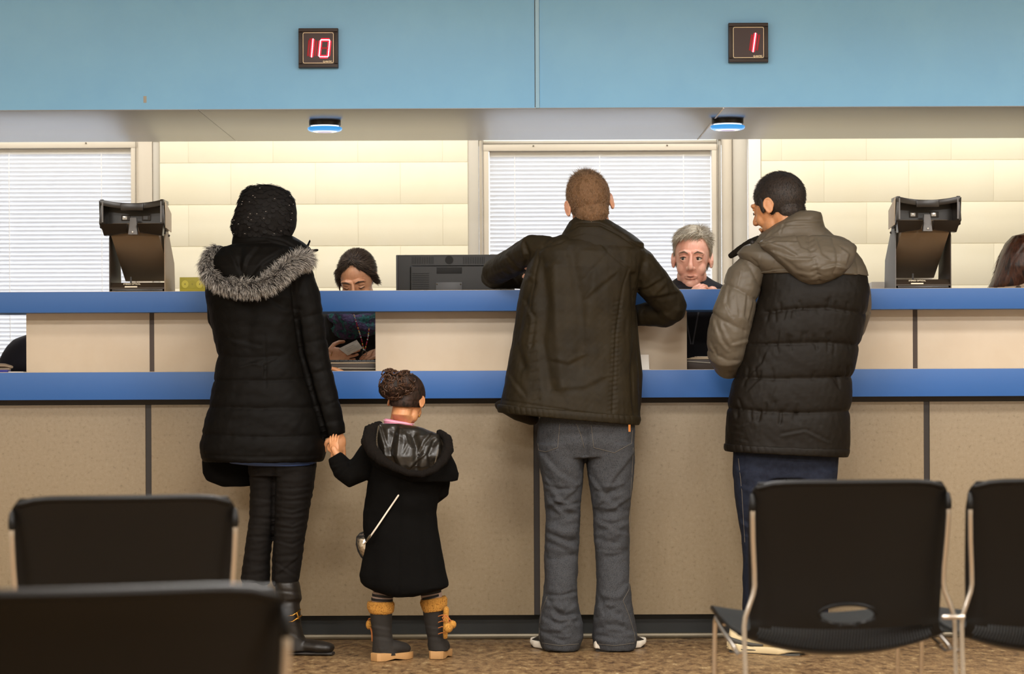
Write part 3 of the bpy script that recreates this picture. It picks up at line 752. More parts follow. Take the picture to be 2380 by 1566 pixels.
# running shoes
M_shoe = mat('black_mesh_shoe', '1a1715', 0.6); M_sole = mat('white_rubber_sole', 'd8cfc0', 0.5); M_solegrey = mat('dark_rubber', '2b2724', 0.6)
def sneaker(heel, toe, z0, L_, Wd, nm, par, mU, mS, mD, hgt=.085, low=True):
    """heel, toe ground points (x,y)"""
    s = thing_part = None
    hx_, hy_ = heel; tx, ty = toe; d = Vector((tx-hx_, ty-hy_, 0)); L_ = d.length; d.normalize(); sd = Vector((-d.y, d.x, 0))
    def foot_rings(zs, wf, extra=0.0):
        pr = [(0.0, .55), (.06, .80), (.18, .86), (.35, .80), (.55, .92), (.72, 1.05), (.86, .98), (.95, .72), (1.0, .40)]
        return pr
    up = MB(); rings = []
    for t, wq in [(-.0, .45), (.04, .72), (.15, .80), (.32, .78), (.5, .88), (.70, 1.0), (.85, .92), (.95, .66), (1.0, .34)]:
        top = hgt*(1.0 if t < .3 else max(.42, 1.0-(t-.3)*.95)); top *= (1 if t < .9 else .8)
        c = Vector((hx_, hy_, 0))+d*(t*L_); rg = []
        for k in range(16):
            a = 2*PI*k/16; x = math.cos(a)*Wd/2*wq; zz = .018+(top-.018)*(.5+.5*math.sin(a))
            rg.append(c+sd*x*(1 if math.sin(a) < .2 else .82)+Vector((0, 0, z0+zz)))
        rings.append(rg)
    up.loft([[list(q) for q in r] for r in rings]); upo = sculpt(nm, up, mU, par, .004, 3)
    so = MB(); rings = []
    for t, wq in [(-.02, .5), (.04, .84), (.15, .92), (.32, .84), (.5, .94), (.70, 1.1), (.85, 1.0), (.96, .7), (1.02, .38)]:
        c = Vector((hx_, hy_, 0))+d*(t*L_); b = z0+(.002 if .05 < t < .85 else .012); tp = z0+(.036 if t < .3 else .028) + (.006 if t > .9 or t < 0 else 0)
        rings.append([list(c+sd*Wd/2*wq+Vector((0, 0, b))), list(c+sd*Wd/2*wq*1.04+Vector((0, 0, (b+tp)/2))), list(c+sd*Wd/2*wq+Vector((0, 0, tp))), list(c-sd*Wd/2*wq+Vector((0, 0, tp))), list(c-sd*Wd/2*wq*1.04+Vector((0, 0, (b+tp)/2))), list(c-sd*Wd/2*wq+Vector((0, 0, b)))])
    so.loft(rings); soo = sculpt(nm+'_sole', so, mS, upo, .004, 2)
    ts = MB(); rings = []
    for t, wq in [(.02, .6), (.15, .84), (.32, .76), (.5, .86), (.70, 1.0), (.85, .9), (.95, .55)]:
        c = Vector((hx_, hy_, 0))+d*(t*L_)
        rings.append([list(c+sd*Wd/2*wq+Vector((0, 0, z0+.0))), list(c+sd*Wd/2*wq+Vector((0, 0, z0+.008))), list(c-sd*Wd/2*wq+Vector((0, 0, z0+.008))), list(c-sd*Wd/2*wq+Vector((0, 0, z0)))])
    ts.loft(rings).build('outsole', mD, upo)
    return upo
def gp(px, row): 
    Y = F*CAMZ/(row-HY); q = at(px, row, Y); return (q.x, q.y)
hL = p.v(1322, 1510, -.07); hR = p.v(1398, 1510, -.07)
sneaker((hL[0], hL[1]), (hL[0]-.115, hL[1]+.235), 0, .27, .10, 'shoe', man, M_shoe, M_sole, M_solegrey)
sneaker((hR[0], hR[1]), (hR[0]+.155, hR[1]+.215), 0, .27, .10, 'shoe', man, M_shoe, M_sole, M_solegrey)
# ================================================================ woman in black coat and headscarf
p = Px(9.50)
wo = thing('person', 'woman seen from behind in long black coat with grey fur hood trim and black headscarf', 'person', tuple(p.v(640, 1512, -.06)*np.array([1, 1, 0])))
Mh = frame_mat(p.v(622, 498, 0.01), yaw=-0.85, pitch=-0.12, roll=0.05, sc=.88)
hm = remesh_me(head_mb(Mh, neck=.15, neck_r=.05, ears=False), .003, 3)
b = MB()
p.loft(b, [(585, 570, 680, .05), (620, 515, 690, .07), (700, 505, 680, .09), (820, 525, 685, .09), (960, 520, 715, .11), (1040, 560, 720, .10), (1080, 590, 715, .08)], 24)
p.tube(b, [(690, 640, 0, 22), (726, 800, 0, 19), (776, 985, -.02, 15), (784, 1012, -.02, 13)])
p.tube(b, [(510, 640, 0, 20), (520, 760, .12, 18), (600, 835, .32, 15), (720, 850, .44, 13)])
p.tube(b, [(614, 1070, .02, 24), (606, 1250, .03, 17), (594, 1430, .03, 12), (590, 1490, .03, 12)]); p.tube(b, [(688, 1070, 0, 26), (674, 1250, -.01, 18), (670, 1430, -.02, 12), (668, 1490, -.02, 12)])
bc = remesh_me(b, .009, 3)
h1 = remesh_me(hand_mb(p.v(784, 1004, -.03), (.05, .05, -1), (-.35, 1, 0), .80, .3, -1, curls=[.30, .32, .36, .42]), .0028, 2)
h2 = remesh_me(hand_mb(p.v(718, 852, .43), (1, .1, -.06), (0, 0, -1), .88, .18, 1), .0028, 2)
join_me('body', [hm, bc, h1, h2], M_skin2, wo)
# headscarf with scalloped petals and beads
M_scarf = mat('black_scarf_cloth', '0b0807', 0.8, spec=0.25, bump=.3, bscale=400)
M_petal = mat('black_chiffon_petal', '0c0908', 0.75, spec=0.25)
M_bead = mat('clear_bead', 'e8e4e0', 0.08, 0.6)
sc_ = MB()
p.loft(sc_, [(429, 600, 626, .02, -.01), (434, 576, 650, .05, -.01), (446, 562, 673, .075), (466, 554, 686, .092), (490, 547, 690, .10), (512, 540, 690, .10), (530, 536, 688, .095), (545, 542, 680, .085), (562, 548, 668, .075), (585, 552, 665, .07)], 40)
so = sculpt('headscarf', sc_, M_scarf, wo, .004, 3, [([(600, 520), (640, 500), (672, 545)], 7, .004, 's'), ([(575, 515), (620, 540), (660, 550)], 6, .004, 's'), ([(560, 500), (590, 530)], 5, .003, 's')], [(.0016, 60, 3)])
V, Nn = get_vn(so.data); V = V + np.array(ORG[so.name]); Q = project(V); rs = np.random.RandomState(4)
ok = np.where((Nn[:, 1] < -.0) & (Q[:, 1] < 548) & (Q[:, 0] + (Q[:, 1]-430)*.12 < 690))[0]; sel = []; 
for i in rs.permutation(ok):
    if all(np.linalg.norm(V[i]-V[j_]) > .0105 for j_ in sel): sel.append(i)
    if len(sel) > 210: break
pm = MB(); bd = MB()
for c_, i in enumerate(sel):
    nrm = Vector(Nn[i]); dn = Vector((0, 0, -1)); tdir = (dn-nrm*dn.dot(nrm)).normalized(); sd = nrm.cross(tdir)
    rr = .0085+rs.rand()*.0025; ring = []; o_ = Vector(V[i])
    vv = [list(o_+nrm*.0006-tdir*rr*.6)]
    for k in range(9):
        a = -PI*.75+PI*1.5*k/8; lift = .0008+.0022*max(0, math.cos(a))*(1+rs.rand()*.6)
        vv.append(list(o_+tdir*rr*math.cos(a)+sd*rr*math.sin(a)+nrm*lift))
    pm.add(vv, [(0, k, k+1) for k in range(1, 9)])
    if c_ % 5 == 0: bd.ell(list(o_+nrm*.004), .0012, nu=6, nv=4); bd.ell(list(o_+nrm*.004+sd*.0028), .0010, nu=6, nv=4)
pm.build('fabric_petals', M_petal, so, kind='stuff'); bd.build('beads', M_bead, so, kind='stuff')
# coat
c = MB()
p.loft(c, [(566, 545, 690, .07), (580, 510, 706, .095), (605, 484, 716, .12), (645, 476, 716, .135), (700, 482, 706, .14), (760, 492, 702, .14), (825, 506, 704, .135), (880, 497, 718, .145), (940, 486, 738, .155), (1000, 471, 752, .165), (1040, 464, 758, .172), (1060, 466, 758, .172), (1072, 474, 750, .168)], 52)
p.tube(c, [(685, 625, 0, 38), (706, 690, -.01, 39), (720, 760, -.01, 37), (731, 830, -.01, 35), (746, 890, -.015, 33), (761, 945, -.02, 31), (774, 990, -.02, 28), (780, 1012, -.02, 24)], round_=False)
p.tube(c, [(505, 630, 0, 32), (512, 740, .08, 30), (560, 830, .26, 24), (650, 845, .36, 20)])
cr = [([(495, 884), (560, 885), (640, 884), (722, 880)], 4.5, .0055, 'q'), ([(485, 945), (600, 949), (700, 948), (742, 944)], 4.5, .0055, 'q'), ([(470, 1008), (560, 1015), (660, 1016), (750, 1010)], 4.5, .0055, 'q'),
      ([(467, 1058), (600, 1063), (755, 1059)], 3.5, .004, 'q'), ([(500, 826), (570, 832), (650, 828)], 5, .005, 'q'), ([(680, 640), (688, 720), (700, 820), (722, 900), (752, 1000), (757, 1030)], 5, .016, 'v'),
      ([(757, 942), (788, 929)], 4, .004, 'q'), ([(716, 870), (775, 858)], 4, .004, 'q'), ([(700, 800), (764, 786)], 4, .004, 'q'), ([(690, 742), (756, 726)], 4, .004, 'q'), ([(745, 985), (797, 975)], 4, .003, 'q'),
      ([(590, 842), (615, 850), (612, 870)], 6, .006, 's'), ([(640, 835), (615, 848)], 6, .006, 's'), ([(615, 780), (618, 900)], 3, .003, 'v'), ([(540, 790), (600, 805)], 8, .005, 's'), ([(560, 850), (612, 835)], 6, .005, 's'),
      ([(630, 700), (660, 720), (690, 722)], 8, .006, 's'), ([(560, 640), (580, 720), (575, 800)], 14, .006, 'v')]
sculpt('coat', c, M_coatblk, wo, .0055, 4, cr, [(.0026, 28, 21, (1, 1, 1.4)), (.0014, 75, 5)])
t_ = MB(); p.loft(t_, [(1040, 474, 640, .05, .08), (1075, 470, 612, .055, .09), (1100, 471, 596, .055, .09), (1116, 480, 590, .05, .09), (1130, 515, 584, .035, .09)], 32)
sculpt('coat_front', t_, M_wool, wo, .006, 4, noise=[(.004, 20, 2)])
s_ = MB(); p.loft(s_, [(1062, 520, 738, .12), (1076, 535, 736, .12), (1081, 580, 733, .118)], 32); sculpt('shirt_tail', s_, M_blueshirt, wo, .005, 2)
# hood: cloth, stand-up collar, fur trim
cl = MB(); p.loft(cl, [(532, 570, 630, .05, -.01), (538, 552, 655, .068), (550, 541, 684, .08), (562, 539, 704, .088), (576, 539, 722, .095), (590, 532, 728, .10), (612, 520, 720, .10)], 40)
p.tube(cl, [(700, 572, .03, 8), (722, 584, .05, 5), (738, 581, .05, 3.5)]); p.tube(cl, [(715, 572, .04, 3), (720, 560, .04, 3)])
sculpt('collar', cl, M_nylon if False else M_coatblk, wo, .004, 3, [([(545, 552), (600, 545), (660, 560), (715, 590)], 3, .003, 'v'), ([(560, 565), (620, 560), (680, 590)], 9, .006, 's')])
hd_ = MB(); p.loft(hd_, [(566, 545, 640, .04, -.09), (575, 515, 680, .07, -.09), (595, 498, 700, .09, -.10), (620, 494, 700, .10, -.11), (645, 505, 670, .09, -.12), (665, 530, 640, .06, -.13), (676, 560, 615, .03, -.13)], 36)
sculpt('hood', hd_, M_coatblk, wo, .0045, 3, [([(525, 575), (545, 600), (560, 640)], 8, .010, 's'), ([(600, 570), (575, 600), (560, 640)], 9, .010, 's'), ([(650, 585), (610, 610), (585, 645)], 9, .010, 's'), ([(560, 575), (555, 640)], 8, .008, 'v')])
path = [(512, 580, -.02), (490, 592, -.06), (480, 615, -.11), (487, 640, -.16), (512, 658, -.20), (555, 668, -.225), (600, 668, -.235), (632, 655, -.235), (655, 632, -.225), (680, 612, -.19), (702, 602, -.13), (714, 604, -.06)]
fb = MB(); p.tube(fb, [(x, y, d, 11) for x, y, d in path]); fur = sculpt('fur_trim', fb, M_fatfur, wo, .006, 3)
rs = np.random.RandomState(9); PP = np.array([p.v(*q) for q in path]); nf = 15000
seg = rs.rand(nf)*(len(PP)-1.001); i0 = seg.astype(int); f_ = (seg-i0)[:, None]; ctr = PP[i0]*(1-f_)+PP[i0+1]*f_; tg = PP[i0+1]-PP[i0]; tg /= np.linalg.norm(tg, axis=1)[:, None]
rv = rs.normal(size=(nf, 3)); rv -= tg*(rv*tg).sum(1)[:, None]; rv /= np.linalg.norm(rv, axis=1)[:, None]
clump = np.stack([np.sin(ctr[:, 0]*260+rv[:, 2]*5), np.zeros(nf), np.cos(ctr[:, 0]*230+ctr[:, 2]*260+rv[:, 0]*5)], 1)
dirs = rv + tg*(.45+rs.rand(nf)[:, None]*.3) + clump*.35 + np.array((0, -.25, -.35)) + rs.normal(size=(nf, 3))*.18
tone = rs.rand(nf); base = np.array(lin('2a2320'))[None]*np.ones((nf, 1))
tip = np.array(lin('fff8ee'))[None]*np.clip(-.02+tone*1.4, 0, 1)[:, None]; dark = rs.rand(nf) < .24; tip[dark] = np.array(lin('2c2420'))
strands('fur_strands', ctr+rv*.016, dirs, .018+.024*rs.rand(nf), .0010, M_fur, fur, 3, curl=.25, grav=(.1, 0, -.6), colors=np.stack([base, tip], 1), seed=5)
# trousers and boots
tr = MB()
p.loft(tr, [(1040, 575, 735, .10), (1085, 577, 736, .105), (1105, 578, 733, .10)], 32)
p.loft(tr, [(1080, 577, 656, .10, .03), (1130, 582, 650, .09, .03), (1200, 580, 645, .08, .03), (1250, 573, 634, .075, .03), (1300, 566, 628, .07, .03), (1345, 560, 628, .065, .03), (1358, 566, 626, .06, .03)], 28)
p.loft(tr, [(1080, 634, 736, .10, -.01), (1130, 636, 729, .095, -.01), (1165, 638, 723, .09, -.01), (1200, 638, 717, .085, -.01), (1250, 636, 709, .08, -.01), (1300, 632, 702, .07, -.01), (1345, 630, 696, .065, -.01), (1362, 636, 690, .06, -.01)], 28)
cr = [([(637, 1090), (632, 1350)], 4, .010, 'v')] + [([(640, y), (680, y+dy), (722-(y-1130)*.14, y-2)], 4.5, .0055, 's') for y, dy in ((1136, 2), (1150, 6), (1166, 2), (1180, 8), (1196, 3), (1210, 12), (1226, 6), (1242, 3), (1258, 10))] + [([(580, y), (630, y+4)], 5, .005, 's') for y in (1160, 1205, 1222, 1250)] + [([(640, 1310), (690, 1340)], 6, .006, 's'), ([(700, 1290), (650, 1330)], 6, .006, 's')]
sculpt('trousers', tr, M_blackjean, wo, .0045, 3, cr, [(.0022, 60, 5, (.5, .5, 1.6)), (.0014, 120, 8, (.5, .5, 1.5))])
M_boot = mat('black_leather', '17120d', 0.5, bump=.15, bscale=200); M_gold = mat('gold_metal', 'b98a3e', 0.25, 1.0)
for k, (cx0, dy, tx) in enumerate(((668, -.02, 106), (592, .03, 92))):
    bt = MB(); p.loft(bt, [(1350, cx0-30, cx0+27, .065, dy), (1365, cx0-28, cx0+30, .068, dy), (1392, cx0-26, cx0+34, .062, dy), (1402, cx0-24, cx0+28, .058, dy), (1425, cx0-22, cx0+31, .055, dy), (1450, cx0-22, cx0+32, .052, dy), (1475, cx0-24, cx0+38, .050, dy), (1495, cx0-26, cx0+48, .048, dy), (1512, cx0-28, cx0+56, .046, dy)], 24)
    p.tube(bt, [(cx0-4, 1498, dy, (17, 26)), (cx0+40, 1500, dy, (16, 26)), (cx0+75, 1503, dy-.02, (15, 27)), (cx0+97, 1505, dy-.03, (12, 22))], up=(0, 0, 1))
    bo = sculpt('boot', bt, M_boot, wo, .0045, 3, [([(cx0-20, 1402), (cx0+30, 1398)], 5, .006, 'v'), ([(cx0-15, 1440), (cx0+32, 1450)], 5, .005, 's'), ([(cx0, 1470), (cx0+48, 1490)], 5, .004, 's'), ([(cx0-20, 1375), (cx0+30, 1380)], 6, .005, 's')],
                post=lambda V_, N__: np.stack([V_[:, 0], V_[:, 1], np.maximum(V_[:, 2], .004)], 1))
    sl = MB(); P0 = p.v(cx0-24, 1519, dy); P1 = p.v(cx0+107, 1519, dy-.03); 
    sl.tube([(P0[0], P0[1], .008), ((P0[0]+P1[0])/2, P0[1]-.008, .008), (P1[0], P1[1], .008)], [(.007, .022), (.007, .034), (.007, .024)], 12, up=(0, 0, 1)); sl.build('sole', M_solegrey, bo, bevel=.002)
bk = MB(); p.tube(bk, [(664, 1432, -.075, 1.6), (680, 1430, -.08, 2), (690, 1424, -.07, 2.4), (698, 1416, -.05, 1.8)]); p.tube(bk, [(664, 1446, -.075, 1.6), (680, 1444, -.08, 2), (692, 1436, -.075, 2.4), (701, 1430, -.05, 1.8)]); p.tube(bk, [(690, 1424, -.078, 2), (694, 1437, -.076, 2)])
bk.build('buckle', M_gold, bpy.data.objects['boot'])
# ================================================================ little girl holding the woman's hand
p = Px(9.30)
gi = thing('person', 'little girl in black wool coat and tan cuffed boots, hair in a curly bun', 'person', tuple(p.v(940, 1525, 0)*np.array([1, 1, 0])))
Mh = frame_mat(p.v(944, 934, 0.0), yaw=-0.28, pitch=-0.42, roll=0.06, sc=.80)
hm = remesh_me(head_mb(Mh, neck=.07, neck_r=.044, neckdir=(0, .03)), .0026, 2)
b = MB()
p.loft(b, [(1000, 915, 975, .035), (1030, 880, 1010, .055), (1100, 875, 1010, .07), (1200, 875, 990, .07), (1300, 880, 1000, .07)], 20)
p.tube(b, [(938, 942, .01, 25), (933, 975, .01, 26), (930, 1010, 0.01, 27)])
p.tube(b, [(870, 1035, 0, 14), (822, 1098, -.04, 13), (788, 1065, -.05, 10), (775, 1042, -.05, 8)]); p.tube(b, [(1020, 1050, 0, 14), (1022, 1125, .02, 13), (990, 1145, .08, 11)])
p.tube(b, [(905, 1250, 0, 22), (891, 1370, 0, 15), (888, 1500, 0, 14)]); p.tube(b, [(970, 1250, .02, 22), (1001, 1370, .04, 15), (1014, 1490, .06, 13)])
bc = remesh_me(b, .006, 2)
h1 = remesh_me(hand_mb(p.v(778, 1054, -.05), (-.10, .35, 1), (.3, 1, 0), .50, .30, 1), .002, 1)
h2 = remesh_me(hand_mb(p.v(985, 1146, .09), (-1, .3, 0), (0, 0, -1), .55, .5, 1), .003, 1)
join_me('body', [hm, bc, h1, h2], M_skin2, gi)
# hair
M_hairg = mat('dark_brown_hair', '20150d', 0.6, col2=['33221a', '170f09'], spec=.25, nscale=60, bump=.4, bscale=300, stretch=(1, 1, .4))
hc = MB(); hc.ell((0, -.008, .036), (.0815, .108, .096), nu=32, nv=20); hc.ell((0, -.05, -.02), (.06, .05, .05)); hc.ell((0, .045, .02), (.071, .06, .08)); hc.xf(Mh)
sculpt('hair', hc, M_hairg, gi, .003, 2, cut=[(Mh @ Vector((0, -.04, -.040)), (Mh.to_3x3() @ Vector((0, .42, -1)))), (Mh @ Vector((0, .085, .03)), (Mh.to_3x3() @ Vector((0, 1, -.2))))], cr=[([(985, 900), (940, 915), (905, 920)], 6, .003, 's'), ([(990, 930), (950, 930)], 5, .003, 's')])
bn = MB(); p.ell(bn, 915, 897, -.075, 30, 30, 29); p.ell(bn, 940, 890, -.06, 26, 28, 24); p.ell(bn, 900, 905, -.06, 20, 24, 22); p.ell(bn, 904, 873, -.08, 10, 10, 10)
bo = sculpt('hair_bun', bn, M_hairg, gi, .003, 2, noise=[(.003, 120, 3)])
cu = MB(); rs = np.random.RandomState(12)
for k in range(150):
    th = rs.rand()*2*PI; ph = rs.rand()*PI; cx0, cy0, d0 = ((915, 895, -.075), (940, 890, -.06), (905, 882, -.075))[rs.randint(3)]; rad = (31, 26, 22)[0 if cx0 == 915 else 1 if cx0 == 940 else 2]
    u = np.array((math.sin(ph)*math.cos(th), -abs(math.sin(ph)*math.sin(th))*.9, math.cos(ph))); ce = p.v(cx0, cy0, d0)+u*rad*p.k
    e1 = np.cross(u, rs.normal(size=3)); e1 /= np.linalg.norm(e1); e2 = np.cross(u, e1); r0 = (5+6*rs.rand())*p.k; pts = []
    for q in range(9):
        a = q/8*PI*(1.2+rs.rand()*.2); pts.append(ce+e1*r0*math.cos(a)+e2*r0*.7*math.sin(a)+u*(.002+.0035*math.sin(a*2)))
    cu.tube(pts, [.0014, .0019, .0021, .0022, .0022, .0022, .0021, .0018, .0010], 5)
cu.build('curls', mat('brown_curls', '3a2518', .5, col2=['4e3423', '2a1a10'], nscale=80, spec=.35), bo, kind='stuff')
er = MB(); p.ell(er, 975, 967, -.02, 2.2, 2.2, 2.2); er.build('earring', M_gold, gi)
# pink striped turtleneck
M_pink = mat('pink_knit', 'd98ba6', 0.8, bump=.3, bscale=300); M_pinkd = mat('light_pink_knit', 'eeb9c8', 0.8)
tn = MB(); p.loft(tn, [(972, 894, 950, .050, -.016, 981), (980, 892, 960, .062, -.016, 988), (992, 893, 966, .068, -.016, 1003), (1006, 895, 968, .068, -.016, 1014)], 28); to_ = sculpt('turtleneck', tn, M_pink, gi, .003, 2)
for r0 in (0, 9, 18):
    st = MB(); rg = p.ring(891, 976+r0, 963+r0*.15, 985+r0*1.05, .068, -.016, 28); st.tube([q for q in rg], .0016, 6, closed=True); st.build('knit_stripe', M_pinkd, to_)
# coat
c = MB()
p.loft(c, [(1000, 890, 990, .06), (1025, 862, 1030, .085), (1060, 855, 1040, .10), (1110, 856, 1034, .105), (1150, 850, 1020, .105), (1190, 843, 1014, .11), (1225, 843, 1018, .118), (1260, 847, 1024, .125), (1292, 843, 1030, .13), (1335, 835, 1038, .14), (1352, 838, 1043, .143), (1362, 846, 1043, .143), (1372, 868, 1020, .138), (1382, 905, 968, .12)], 44)
p.tube(c, [(872, 1030, 0, 24), (852, 1062, -.03, 27), (834, 1094, -.045, 31), (815, 1104, -.05, 30), (797, 1090, -.05, 27), (784, 1070, -.05, 22), (777, 1058, -.05, 17)], round_=False)
p.tube(c, [(1025, 1045, 0, 25), (1024, 1100, 0, 25), (1018, 1140, .02, 27), (1000, 1158, .05, 22), (960, 1150, .10, 16)])
cr = [([(800, 1055), (812, 1085), (850, 1075)], 7, .008, 's'), ([(765, 1085), (795, 1078), (815, 1072)], 5, .006, 's'), ([(775, 1100), (800, 1082)], 5, .005, 's'), ([(785, 1112), (812, 1086)], 6, .005, 's'),
      ([(858, 1125), (850, 1180)], 5, .008, 'v'), ([(930, 1120), (925, 1380)], 4, .003, 'v'), ([(870, 1200), (862, 1350)], 14, .006, 'v'), ([(985, 1180), (1000, 1360)], 14, .006, 'v')]
sculpt('coat', c, M_wool, gi, .0045, 4, cr, [(.0022, 30, 3)])
ca = MB(); p.loft(ca, [(986, 868, 905, .05, -.02), (1000, 850, 985, .09, -.02), (1020, 842, 1030, .115, -.02), (1050, 846, 1046, .125, -.02), (1080, 862, 1060, .125, -.02), (1100, 885, 1067, .12, -.02), (1117, 930, 1064, .11, -.02)], 40)
sculpt('cape', ca, M_wool, gi, .005, 3, noise=[(.0016, 60, 4)])
li = MB(); p.loft(li, [(984, 872, 935, .03, -.09), (995, 868, 985, .05, -.09), (1010, 868, 1022, .06, -.10), (1035, 872, 1030, .068, -.115), (1060, 885, 1024, .065, -.13), (1085, 915, 1010, .05, -.14), (1100, 945, 990, .03, -.145)], 36)
cr = [([(885, 995), (898, 1040), (900, 1075)], 7, .012, 's'), ([(915, 1000), (905, 1050), (915, 1085)], 7, .012, 'v'), ([(930, 1000), (925, 1060), (935, 1095)], 6, .008, 'r'), ([(960, 1010), (970, 1040), (968, 1090)], 9, .016, 'v'), ([(1005, 1005), (985, 1030), (975, 1050)], 7, .010, 's'),
      ([(1010, 1025), (998, 1055), (1005, 1085)], 6, .010, 'v'), ([(985, 1060), (955, 1088)], 6, .008, 's'), ([(1018, 1030), (1015, 1070)], 5, .008, 'r'), ([(945, 1010), (950, 1030), (940, 1050)], 6, .006, 's')]
sculpt('hood_lining', li, M_satin, gi, .0032, 2, cr, [(.0018, 60, 8)])
rm = MB(); rim = [(880, 988, -.10), (862, 1000, -.12), (858, 1025, -.15), (868, 1050, -.18), (888, 1070, -.20), (915, 1085, -.21), (945, 1098, -.215), (980, 1102, -.21), (1008, 1092, -.20), (1030, 1070, -.18), (1042, 1045, -.15), (1040, 1020, -.12), (1022, 1005, -.09)]
p.tube(rm, [(x, y, d, r_) for (x, y, d), r_ in zip(rim, (10, 16, 19, 16, 12, 9, 8, 8, 9, 11, 13, 11, 8))])
rmo = sculpt('hood_trim', rm, M_boucle, gi, .0034, 1, noise=[(.0022, 260, 3), (.0015, 520, 4)])
zp = MB()
for k in range(34):
    t = k/33; x = 880-10*math.sin(t*PI*.9)+t*12; y = 990+t*82; zp.box(p.v(x, y, -.165-.04*t), (.0042, .002, .0016))
for k in range(16):
    t = k/15; zp.box(p.v(1018-8*t, 1045+36*t, -.185-.01*t), (.0042, .002, .0016))
zp.build('zip_teeth', mat('dull_zip', '6a6050', .4, .6), bpy.data.objects['hood_lining'], kind='stuff')
# tights, boots
M_tight = mat('mauve_tights', '9a8478', 0.8, bump=.2, bscale=400); M_stripe = mat('black_stripe_knit', '0f0d0c', 0.8)
M_tan = mat('tan_shearling', 'b07a30', 0.95, col2=['c8903e', '94621f'], nscale=160, bump=1.0, bscale=380, bdist=.003)
M_suede = mat('dark_brown_suede', '1d1813', 0.85, bump=.2, bscale=300); M_crepe = mat('tan_crepe_sole', 'ad8352', 0.7, bump=.2, bscale=150)
tg_ = MB(); p.loft(tg_, [(1320, 868, 916, .045), (1370, 867, 914, .04), (1410, 862, 912, .038)], 24); to2 = sculpt('stocking', tg_, M_tight, gi, .004, 2)
tg_ = MB(); p.loft(tg_, [(1320, 970, 1022, .045, .03), (1370, 976, 1026, .04, .04), (1400, 980, 1030, .038, .045)], 24); to3 = sculpt('stocking', tg_, M_tight, gi, .004, 2)
for (a, ra, b_, rb, dy) in ((868, 1371, 915, 1376, 0), (865, 1381, 914, 1386, 0), (863, 1391, 913, 1394, 0), (977, 1370, 1024, 1361, .04), (978, 1381, 1026, 1372, .042), (980, 1391, 1025, 1380, .043)):
    st = MB(); rg = [p.ring(a, ra-2.6, b_, rb-2.6, .0455, dy, 24), p.ring(a-.5, ra+2.6, b_+.5, rb+2.6, .0455, dy, 24)]; st.loft(rg); st.build('sock_stripe', M_stripe, to2 if dy == 0 else to3)
def kid_boot(rows, foot, cuff, dy, heel, toe, lbl=None):
    bt = MB(); p.loft(bt, rows, 28); p.tube(bt, foot, up=(0, 0, 1))
    bo = sculpt('boot', bt, M_suede, gi, .0038, 3, [([(rows[0][1], 1478), (rows[0][2]+10, 1484)], 4, .003, 'v'), ([(rows[0][1]+8, 1455), (rows[0][2], 1462)], 6, .004, 's')], [(.0012, 60, 3)])
    cf = MB(); p.loft(cf, cuff, 28); cfo = sculpt('shearling_cuff', cf, M_tan, bo, .003, 1, noise=[(.0012, 300, 3), (.0008, 700, 4)])
    so = MB(); hx_, hy_ = heel; d = Vector((toe[0]-hx_, toe[1]-hy_, 0)); L_ = d.length; d.normalize(); sd = Vector((-d.y, d.x, 0)); rings = []
    for t, wq in [(0, .55), (.06, .78), (.2, .88), (.45, .86), (.7, 1.0), (.88, .86), (1.0, .45)]:
        ce = Vector((hx_, hy_, 0))+d*t*L_; z1 = .030 if t < .4 else .026; zb = .001 + (.006 if .38 < t < .5 else 0)
        rings.append([list(ce+sd*.034*wq+Vector((0, 0, zb))), list(ce+sd*.035*wq+Vector((0, 0, z1))), list(ce-sd*.035*wq+Vector((0, 0, z1))), list(ce-sd*.034*wq+Vector((0, 0, zb)))])
    so.loft(rings).build('sole', M_crepe, bo, bevel=.002)
    return bo
b1 = kid_boot([(1418, 860, 912, .045), (1440, 861, 911, .043), (1470, 866, 911, .042), (1490, 866, 914, .042), (1510, 865, 920, .042), (1522, 866, 925, .042)], [(888, 1508, -.01, (20, 24)), (918, 1504, .02, (18, 24)), (938, 1506, .05, (14, 22))],
              [(1397, 856, 914, .049), (1402, 853, 917, .053), (1412, 853, 917, .054), (1421, 857, 915, .052), (1426, 862, 911, .047)], 0, (p.v(870, 1530, -.02)[0], 9.25), (p.v(953, 1530, 0)[0], 9.36))
b2 = kid_boot([(1415, 982, 1036, .045, .05), (1440, 985, 1034, .043, .05), (1465, 990, 1032, .042, .05), (1485, 994, 1036, .042, .05), (1500, 994, 1040, .042, .05), (1512, 996, 1044, .042, .05)], [(1016, 1497, .05, (20, 24)), (1022, 1499, .09, (18, 24)), (1026, 1502, .13, (14, 21))],
              [(1392, 978, 1036, .05, .05, 1384), (1400, 976, 1040, .054, .05, 1390), (1412, 979, 1040, .054, .05, 1404), (1423, 984, 1037, .05, .05, 1416)], 0, (p.v(1012, 1520, 0)[0], 9.31), (p.v(1034, 1520, 0)[0], 9.45))
# laces and pompoms
M_lace = mat('rust_lace', 'a8622c', .7)
pf = MB(); p.tube(pf, [(1037, 1415, .0, 7), (1036, 1440, -.0, 6.5), (1035, 1480, -.0, 5)]); pfo = sculpt('tongue', pf, M_tan, b2, .003, 1, noise=[(.0012, 300, 3)])
lc = MB()
for y in (1432, 1446, 1459, 1473): p.tube(lc, [(1019, y, -.045, 1.2), (1027, y-3, -.052, 1.2), (1036, y-2, -.048, 1.2)], 6)
p.tube(lc, [(1036, 1430, -.05, 1.5), (1028, 1435, -.06, 1.5), (1030, 1442, -.06, 1.5), (1037, 1432, -.055, 1.5), (1043, 1436, -.06, 1.5), (1042, 1448, -.06, 1.5)], 6); p.tube(lc, [(1038, 1430, -.055, 1.5), (1046, 1440, -.055, 1.5), (1052, 1446, -.05, 1.5)], 6)
lc.build('lace', M_lace, b2)
